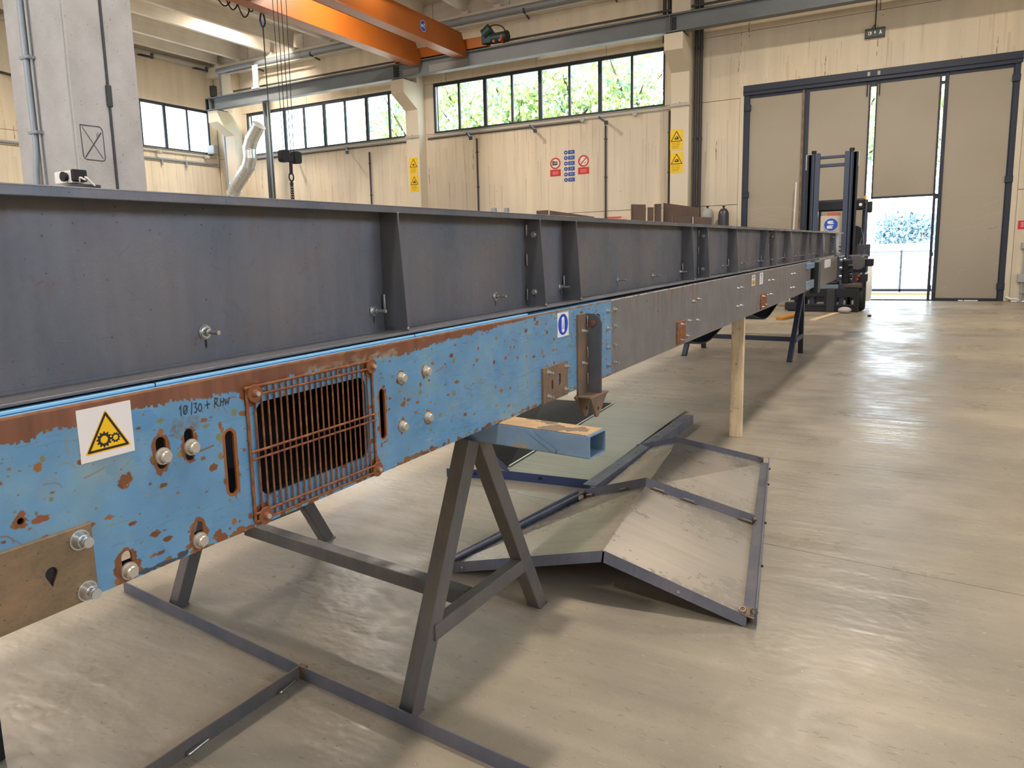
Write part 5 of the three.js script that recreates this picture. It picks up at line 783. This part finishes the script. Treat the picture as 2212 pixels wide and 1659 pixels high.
// ---------- forklift by the gate ----------
{
  const f = thing('forklift', 'white and black forklift with a tall dark mast parked by the open gate', 'forklift', [-1.15, 0, -18.8]);
  const P = (n, g, m, o = {}, p = f) => part(n, g, m, p, o);
  const mastM = S({ color: '#3f4759', roughness: 0.42, metalness: 0.3 });
  const mz = -18.25;
  for (const [x, s] of [[-1.58, -1], [-0.8, 1]]) {
    P('outer_rail', [rbox(x - 0.03 + s * 0.05, x + 0.03 + s * 0.05, 0.15, 3.42, mz - 0.1, mz + 0.08, 0.006), rbox(x - 0.06 + s * 0.05, x + 0.06 + s * 0.05, 0.15, 3.42, mz + 0.055, mz + 0.08, 0.005)], M.blackSteel);
    P('inner_rail', [rbox(x - 0.05 - s * 0.1, x + 0.05 - s * 0.1, 0.15, 3.44, mz - 0.02, mz + 0.12, 0.008)], mastM);
    P('lift_cylinder', rod([x - s * 0.02, 0.3, mz + 0.06], [x - s * 0.02, 3.47, mz + 0.06], 0.035, 14), mastM);
    P('cylinder_cap', rod([x - s * 0.02, 3.44, mz + 0.06], [x - s * 0.02, 3.5, mz + 0.06], 0.05, 14), M.black);
    P('hose_guard', rbox(x + s * 0.12 - 0.02, x + s * 0.12 + 0.02, 3.1, 3.43, mz - 0.02, mz + 0.06, 0.008), M.plastic);
    const links = []; for (let k = 0; k < 62; k++) links.push(rbox(x + s * 0.105 - 0.012, x + s * 0.105 + 0.012, 0.55 + k * 0.044, 0.58 + k * 0.044, mz + 0.0, mz + 0.03, 0.004, 1));
    P('lift_chain', links, M.black, { kind: 'stuff' });
  }
  for (const [y0, y1] of [[3.32, 3.38], [3.14, 3.21], [0.2, 0.34]]) P('mast_crossbar', rbox(-1.45, -0.93, y0, y1, mz - 0.06, mz + 0.02, 0.008), mastM);
  // carriage and attachment frame
  const cz = -18.0;
  P('carriage_frame', [extr(shapeOf(rrect(-1.72, -0.55, 0.02, 0.5, 0.02), [rrect(-1.62, -1.22, 0.16, 0.34, 0.015), rrect(-0.98, -0.64, 0.14, 0.33, 0.015)]), 0.07, [], 0.008).translate(0, 0, cz - 0.05)], M.blackSteel);
  P('carriage_bar', rbox(-1.64, -0.62, 0.13, 0.16, cz - 0.02, cz + 0.05, 0.006), M.blackSteel);
  P('fork_shank', rbox(-1.18, -1.01, -0.0, 0.5, cz + 0.02, cz + 0.09, 0.01), S({ color: '#37383c', roughness: 0.5, metalness: 0.4 }));
  P('side_outrigger', rbox(-2.03, -1.66, 0.03, 0.2, cz - 0.25, cz - 0.02, 0.02), M.blackSteel); P('side_outrigger_foot', rbox(-1.97, -1.7, 0, 0.05, cz - 0.2, cz - 0.06, 0.01), M.black);
  P('top_plate', rbox(-1.45, -0.95, 0.51, 0.6, cz - 0.1, cz + 0.03, 0.006), S({ color: '#6d7d84', roughness: 0.4, metalness: 0.4 }));
  P('crate', rbox(-1.42, -0.98, 0.62, 0.98, cz - 0.2, cz - 0.05, 0.01), navySteel);
  // body
  P('hood', rbox(-1.62, -0.58, 0.45, 0.95, -19.9, -18.55, 0.06), S({ color: '#33384a', roughness: 0.5 }));
  P('side_panel', extr(shapeOf([[18.45, 0.22], [18.5, 0.62], [18.8, 0.88], [19.1, 0.95], [19.9, 0.9], [20.1, 0.5], [20.05, 0.2], [19.5, 0.16]], [rrect(18.62, 18.88, 0.42, 0.72, 0.07), rrect(19.1, 19.6, 0.26, 0.5, 0.07)]), 0.06, [], 0.015).rotateY(PI / 2).translate(-0.42, 0, 0), M.white, { label: 'white right side panel' });
  P('side_recess', rbox(-0.58, -0.41, 0.2, 0.8, -19.8, -18.5, 0.01), M.blackSteel);
  P('counterweight', rbox(-1.6, -0.6, 0.25, 1.05, -20.6, -19.9, 0.1), S({ color: '#2b2e38', roughness: 0.55 }));
  P('fender', rbox(-0.95, -0.5, 0.5, 0.62, -18.75, -18.15, 0.04), S({ color: '#51463f', roughness: 0.6 }));
  const wheel = (x, z, r, w) => { const q = P('wheel', [new THREE.TorusGeometry(r - 0.07, 0.07, 12, 30).scale(1, 1, w / 0.14).rotateY(PI / 2).translate(x, r, z), rod([x - w * 0.45, r, z], [x + w * 0.45, r, z], r - 0.05, 26)], M.rubber); P('rim', rod([x + w * 0.4, r, z], [x + w * 0.5, r, z], r - 0.12, 20), M.darkPipe, {}, q); };
  wheel(-0.53, -18.4, 0.27, 0.2); wheel(-1.75, -18.4, 0.27, 0.2); wheel(-0.62, -20.2, 0.22, 0.16); wheel(-1.6, -20.2, 0.22, 0.16);
  // overhead guard
  P('guard_front_beam', rbox(-1.62, -0.55, 2.22, 2.47, -19.25, -19.13, 0.04), M.blackSteel); P('guard_roof', [rbox(-1.6, -0.58, 2.42, 2.48, -20.5, -19.2, 0.02)], M.blackSteel);
  for (const [x, z, x1, z1] of [[-0.52, -19.3, -0.5, -18.75], [-1.65, -19.3, -1.67, -18.75], [-0.6, -20.4, -0.62, -20.3], [-1.56, -20.4, -1.56, -20.3]]) P('guard_post', bar([x1, 0.8, z1], [x, 2.42, z], 0.06, 0.06, [0, 0, 1], 0.008), navySteel);
  P('work_lamp', [rbox(-0.5, -0.4, 2.15, 2.4, -19.2, -19.08, 0.03)], M.black); P('lamp_glass', rod([-0.64, 2.34, -19.128], [-0.64, 2.34, -19.118], 0.035, 16), M.white);
  P('beacon', rod([-0.56, 2.46, -19.18], [-0.56, 2.53, -19.18], 0.03, 12), S({ color: '#d9a531', roughness: 0.4 }));
  P('seat', [rbox(-1.0, -0.68, 0.95, 1.1, -19.75, -19.3, 0.05), extr(shapeOf([[-0.9, 1.05], [-0.62, 1.05], [-0.6, 1.3], [-0.66, 1.45], [-0.6, 1.65], [-0.64, 1.82], [-0.72, 1.86], [-0.9, 1.86]]), 0.12, [], 0.02).translate(0, 0, -19.75)], S({ color: '#33333d', roughness: 0.7 }), { label: 'dark driver seat' });
  P('control_box', rbox(-0.66, -0.4, 1.17, 1.45, -19.2, -18.9, 0.02), S({ color: '#3c3d45', roughness: 0.5 }));
  P('steering_column', rod([-1.1, 0.95, -19.0], [-1.1, 1.35, -19.15], 0.03, 10), M.black); P('steering_wheel', new THREE.TorusGeometry(0.16, 0.016, 8, 26).rotateX(1.9).translate(-1.1, 1.36, -19.16), M.black);
  const board = P('sign_board', [rbox(-1.4, -1.0, 1.55, 2.1, -18.52, -18.48, 0.01)], S({ color: '#ddd0bc', roughness: 0.6 }), { label: 'cream board with a blue disc' });
  P('red_band', extr([[-1.27, 2.1], [-1.0, 2.1], [-1.0, 2.16], [-1.27, 2.17]], 0.02).translate(0, 0, -18.5), S({ color: '#d4705c', roughness: 0.6 }), {}, board);
  const gl = canvasTex(256, 256, (x) => { x.fillStyle = '#e9e8e4'; x.fillRect(0, 0, 256, 256); x.fillStyle = '#1f56c8'; x.beginPath(); x.arc(128, 128, 120, 0, 7); x.fill(); x.fillStyle = '#eef0f2'; const hand = (cx, cy, s) => { x.save(); x.translate(cx, cy); x.scale(s, 1); x.beginPath(); x.roundRect(-30, -6, 58, 66, 18); x.fill(); x.beginPath(); x.roundRect(-30, -44, 19, 60, 9); x.fill(); x.beginPath(); x.roundRect(-8, -38, 17, 60, 8); x.fill(); x.beginPath(); x.roundRect(14, -56, 20, 90, 9); x.fill(); x.restore(); }; hand(84, 130, 1); hand(176, 140, -1); });
  P('sign_disc', new THREE.CylinderGeometry(0.145, 0.145, 0.01, 40).rotateX(PI / 2).translate(-1.185, 1.905, -18.47), S({ map: gl, roughness: 0.45 }), { keepUV: true, label: 'round blue gloves sign' }, board);
  for (let k = 0; k < 5; k++) P('hydraulic_hose', tube([[-1.35 + k * 0.08, 0.9, mz + 0.1], [-1.33 + k * 0.07, 0.7, mz + 0.16], [-1.25 + k * 0.06, 0.55, mz + 0.14]], 0.014, 16, 6), M.black);
}

// ---------- plates, rack and cylinders stacked by the far wall ----------
const plates = [[-8.57, -8.22, 2.60, 2.60, 'small brown steel plate at the left end of the low stack by the wall'], [-8.2, -6.9, 2.59, 2.36, 'long brown steel plate leaning beside the small one by the wall'], [-5.9, -5.51, 2.63, 2.6, 'square rusty plate at the left of the tall plate stack'], [-5.485, -5.31, 2.53, 2.52, 'narrow rusty plate second in the tall plate stack'], [-5.295, -5.11, 2.6, 2.6, 'dark narrow plate with a pale edge in the tall plate stack'], [-5.08, -4.16, 2.62, 2.45, 'largest brown plate of the tall plate stack'], [-4.84, -4.36, 2.26, 2.25, 'low brown plate in front of the largest plate'], [-4.33, -3.86, 2.24, 2.2, 'low brown plate at the right end of the stack, in front of the cylinders']];
plates.forEach(([x0, x1, ya, yb, label], i) => {
  const z = -19 + (i === 5 ? -0.35 : i > 5 ? 0.25 : 0), k = z / -19, y = (v) => 1.55 + (v - 1.55) * k;
  const t = thing('steel_plate', label, 'plate', [(x0 + x1) / 2 * k, 0, z], 0, undefined);
  part('face', extr([[x0 * k, 0.6], [x1 * k - 0.012, 0.6], [x1 * k - 0.012, y(yb)], [x0 * k, y(ya)]], 0.02, [], 0.002).translate(0, 0, z), M.cardboard, t);
  part('edge_strip', box(x0 * k, x0 * k + 0.02, 0.6, y(ya), z + 0.021, z + 0.045), i % 2 ? M.pipeLight : M.rustPlate, t);
  part('foot_block', box(x0 * k, x1 * k - 0.012, 0, 0.6, z - 0.1, z + 0.1), M.wood, t);
});
{ const r = thing('rack', 'pale steel rack uprights with a crossbar standing by the far wall behind the conveyor', 'rack', [-9.7, 0, -19]); for (const [a, b, y] of [[-9.99, -9.84, 2.75], [-9.57, -9.45, 2.73]]) part('upright', rbox(a, b, 0, y, -19.06, -18.94, 0.012), M.pipe, r); part('crossbar', rbox(-9.85, -9.56, 2.58, 2.63, -19.04, -18.96, 0.006), M.pipe, r); part('orange_block', rbox(-9.83, -9.6, 2.3, 2.5, -19.1, -19, 0.02), S({ color: '#c98a4a' }), r); }
for (const [x, top, label] of [[-4.46, 2.55, 'short grey gas cylinder with a cap behind the brown plates'], [-4.03, 2.53, 'tall dark-sided gas cylinder beside the gate post']]) {
  const g = thing('gas_cylinder', label, 'cylinder', [x, 0, -21.3]), R = x < -4.2 ? 0.17 : 0.14;
  part('body', new THREE.LatheGeometry([[0, 0.35], [R, 0.35], [R, top - 0.2], [R * 0.93, top - 0.12], [R * 0.6, top - 0.04], [0.04, top - 0.02], [0, top - 0.02]].map((p) => new THREE.Vector2(...p)), 28).translate(x, 0, -21.3), x < -4.2 ? M.plastic : S({ color: '#55565a', roughness: 0.35, metalness: 0.6 }), g);
  part('valve', [rod([x, top - 0.03, -21.3], [x, top + 0.05, -21.3], 0.022, 10), rod([x - 0.04, top + 0.03, -21.3], [x + 0.04, top + 0.03, -21.3], 0.014, 8)], M.blackSteel, g);
  part('stand', rbox(x - R - 0.02, x + R + 0.02, 0, 0.35, -21.3 - R, -21.3 + R, 0.01), M.blackSteel, g);
}

// ---------- outdoors ----------
{
  part('ground', box(-70, 45, -0.6, -0.14, -90, ZW - 0.3), S({ map: M.ceil.map, color: '#e2ddd2', roughness: 0.9 }), scene).userData = { kind: 'structure', label: 'pale concrete yard outside the gate' };
  single('kerb', 'yellow-topped kerb outside the gate', 'kerb', [box(-6, 8, -0.14, -0.1, -26.2, -26.1)], S({ color: '#d8b64e', roughness: 0.8 }));
  const g = thing('yard_gate', 'white railing gate across the yard outside', 'gate', [0.4, -0.14, -27.4]);
  const wm = S({ color: '#dfe3e6', roughness: 0.5 }), gz = -27.4;
  part('bottom_rail', rbox(-5, 7, -0.12, -0.04, gz - 0.03, gz + 0.03, 0.006, 1), M.darkPipe, g);
  for (const y of [0.62, 1.12]) part('rail', rbox(-5, 7, y, y + 0.05, gz - 0.02, gz + 0.02, 0.006, 1), y > 1 ? S({ color: '#a9c3dc' }) : wm, g);
  for (let i = 0; i < 60; i++) part('picket', box(-5 + i * 0.2, -4.975 + i * 0.2, -0.05, 1.12, gz - 0.012, gz + 0.012), wm, g);
  part('post', rbox(0.28, 0.34, -0.14, 1.2, gz - 0.03, gz + 0.03, 0.006), S({ color: '#6c7684' }), g);
  const wl = thing('yard_wall', 'white boundary wall with a blue coping beyond the railing gate', 'wall', [0, -0.14, -44]);
  part('face', box(-30, 30, -0.14, 1.12, -44.2, -44), M.white, wl); part('coping', box(-30, 30, 1.12, 1.3, -44.25, -43.95), S({ color: '#9db9d6' }), wl);
}
const leafGeo = (() => { const P = [0, 0, 0, 0.36, 0.5, 0.10, 0, 1, 0, 0, 0, 0, 0, 1, 0, -0.36, 0.5, 0.10]; const g = new THREE.BufferGeometry(); g.setAttribute('position', new THREE.Float32BufferAttribute(P, 3)); g.setAttribute('uv', new THREE.Float32BufferAttribute(new Float32Array(12), 2)); g.computeVertexNormals(); return g; })();
const leafMat = new THREE.MeshPhysicalMaterial({ color: '#ffffff', roughness: 0.7, transmission: 0.35, thickness: 0, ior: 1.3 });
function tree(label, x, z, y0, h, r, n, size, cols, lean = 0) {
  const t = thing('tree', label, 'tree', [x, -0.14, z]);
  part('trunk', [rod([x, -0.14, z], [x + lean * 0.5, y0 + h * 0.5, z], 0.16, 10, 0.09), ...Array.from({ length: 7 }, (_, k) => rod([x + lean * 0.3, y0 + h * 0.2 + k * 0.25, z], [x + lean + r * 0.7 * Math.cos(k * 2.4), y0 + h * (0.4 + 0.07 * k), z + r * 0.6 * Math.sin(k * 2.4)], 0.06, 6, 0.025))], S({ color: '#5b4a3a', roughness: 0.9 }), t);
  const m = new THREE.InstancedMesh(leafGeo, leafMat, n); m.name = 'foliage'; m.userData.kind = 'stuff';
  const clumps = Array.from({ length: Math.max(8, Math.round(n / 55)) }, () => { const a = rnd(2 * PI), u = Math.pow(rnd(), 0.4), v = rnd(-1, 1), c = Math.sqrt(1 - v * v); return V(x + lean + r * u * c * Math.cos(a), y0 + h / 2 + h / 2 * u * v, z + r * u * c * Math.sin(a)); });
  const q = new THREE.Quaternion(), e = new THREE.Euler(), M4 = new THREE.Matrix4(), inv = t.matrixWorld.clone().invert(), col = new THREE.Color();
  for (let i = 0; i < n; i++) {
    const c = clumps[Math.floor(rnd(clumps.length))], a = rnd(2 * PI), b = rnd(-1, 1), s = Math.sqrt(1 - b * b), d = Math.pow(rnd(), 0.5) * 0.62;
    e.set(rnd(-1.3, 1.3), rnd(6.3), rnd(-1.3, 1.3)); q.setFromEuler(e); const k = size * rnd(0.6, 1.3);
    M4.compose(V(c.x + d * s * Math.cos(a), c.y + d * b * 0.8, c.z + d * s * Math.sin(a)), q, V(k, k, k)); m.setMatrixAt(i, M4.premultiply(inv));
    col.set(cols[Math.floor(rnd(cols.length))]); col.multiplyScalar(rnd(0.75, 1.2)); m.setColorAt(i, col);
  }
  t.add(m);
}
const G1 = ['#cfd88e', '#dfe6a4', '#a9c496', '#eceebc', '#97b8a6'], G2 = ['#bfd08e', '#d3de9c', '#93b6a4', '#e2e6b2'];  // overexposed haze and bluish shadow are put into these leaf tones
tree('leafy tree outside the right end of the large window', -9.6, -30.5, 4.6, 5.2, 2.1, 5200, 0.24, G1);
tree('leafy tree outside the right half of the large window', -12.2, -31.5, 4.4, 6.4, 2.4, 6000, 0.24, G1);
tree('leafy tree outside the middle of the large window', -14.9, -30.6, 4.3, 5.8, 2.3, 6000, 0.24, G2);
tree('bright leafy tree outside the left end of the large window', -17.6, -31, 4.4, 6.0, 2.3, 5600, 0.24, G1);
tree('sparse leafy tree outside the window band left of the middle column', -21.2, -31.5, 4.6, 5.4, 2.2, 3600, 0.24, G2);
tree('low tree whose branches hang into the gate opening', 1.5, -31, 2.75, 5.2, 2.6, 5200, 0.17, G1);
tree('tree behind the gaps of the gate leaves', -1.6, -32, 2.9, 6.0, 2.0, 4200, 0.2, G1);
for (let i = 0; i < 4; i++) { const x = -0.3 + i * 0.62, h = [2.1, 2.6, 2.5, 2.2][i]; tree(['leftmost of the four haze-tinted cypresses beyond the yard wall', 'second from the left of the four haze-tinted cypresses beyond the yard wall', 'third from the left of the four haze-tinted cypresses beyond the yard wall', 'rightmost of the four haze-tinted cypresses beyond the yard wall'][i], x, -47, 0.9, h, 0.55, 900, 0.2, ['#93b0bd', '#a3bcc8', '#84a4b4']); }  // atmospheric haze is painted into the bluish leaf colours

// ---------- high-bay lamps recessed between the roof ribs ----------
{
  const housing = S({ color: '#8c8c8a', roughness: 0.5, metalness: 0.4 }), glow = S({ color: '#fff6e6', emissive: LAMP_COLOR, emissiveIntensity: 6, roughness: 0.6 });
  let first = true;
  for (const [x, z] of [[-19.5, -19], [-19.7, -8], [-11.39, -15.5], [-11.39, -5], [-11.39, 4], [-0.31, -15.5], [-0.31, -4.6], [-0.31, 4.5]]) {
    const seen = z < -18, Y = seen ? 9.4 : 8.85;
    const t = thing('ceiling_lamp', seen ? 'square high-bay lamp hidden at far left, lighting the roof rib beside it' : 'square high-bay lamp hanging on a rod from the roof', 'lamp', [x, Y, z], 0, 'high-bay lamps between the roof ribs');
    part('housing', rbox(x - 0.28, x + 0.28, Y + 0.012, Y + 0.095, z - 0.28, z + 0.28, 0.01), housing, t);
    if (!seen) part('drop_rod', rod([x, Y + 0.09, z], [x, 9.5, z], 0.015, 8), housing, t);
    part('diffuser', box(x - 0.25, x + 0.25, Y, Y + 0.012, z - 0.25, z + 0.25), glow, t);
    const l = new THREE.RectAreaLight(LAMP_COLOR, LAMP_LEVEL, 0.5, 0.5); l.name = 'lamp_light'; l.position.set(x, Y - 0.004, z); l.lookAt(x, 0, z); scene.add(l);
  }
}
scene.traverse((o) => { if (o.isMesh) { o.castShadow = true; o.receiveShadow = true; } });
renderer.render(scene, camera);
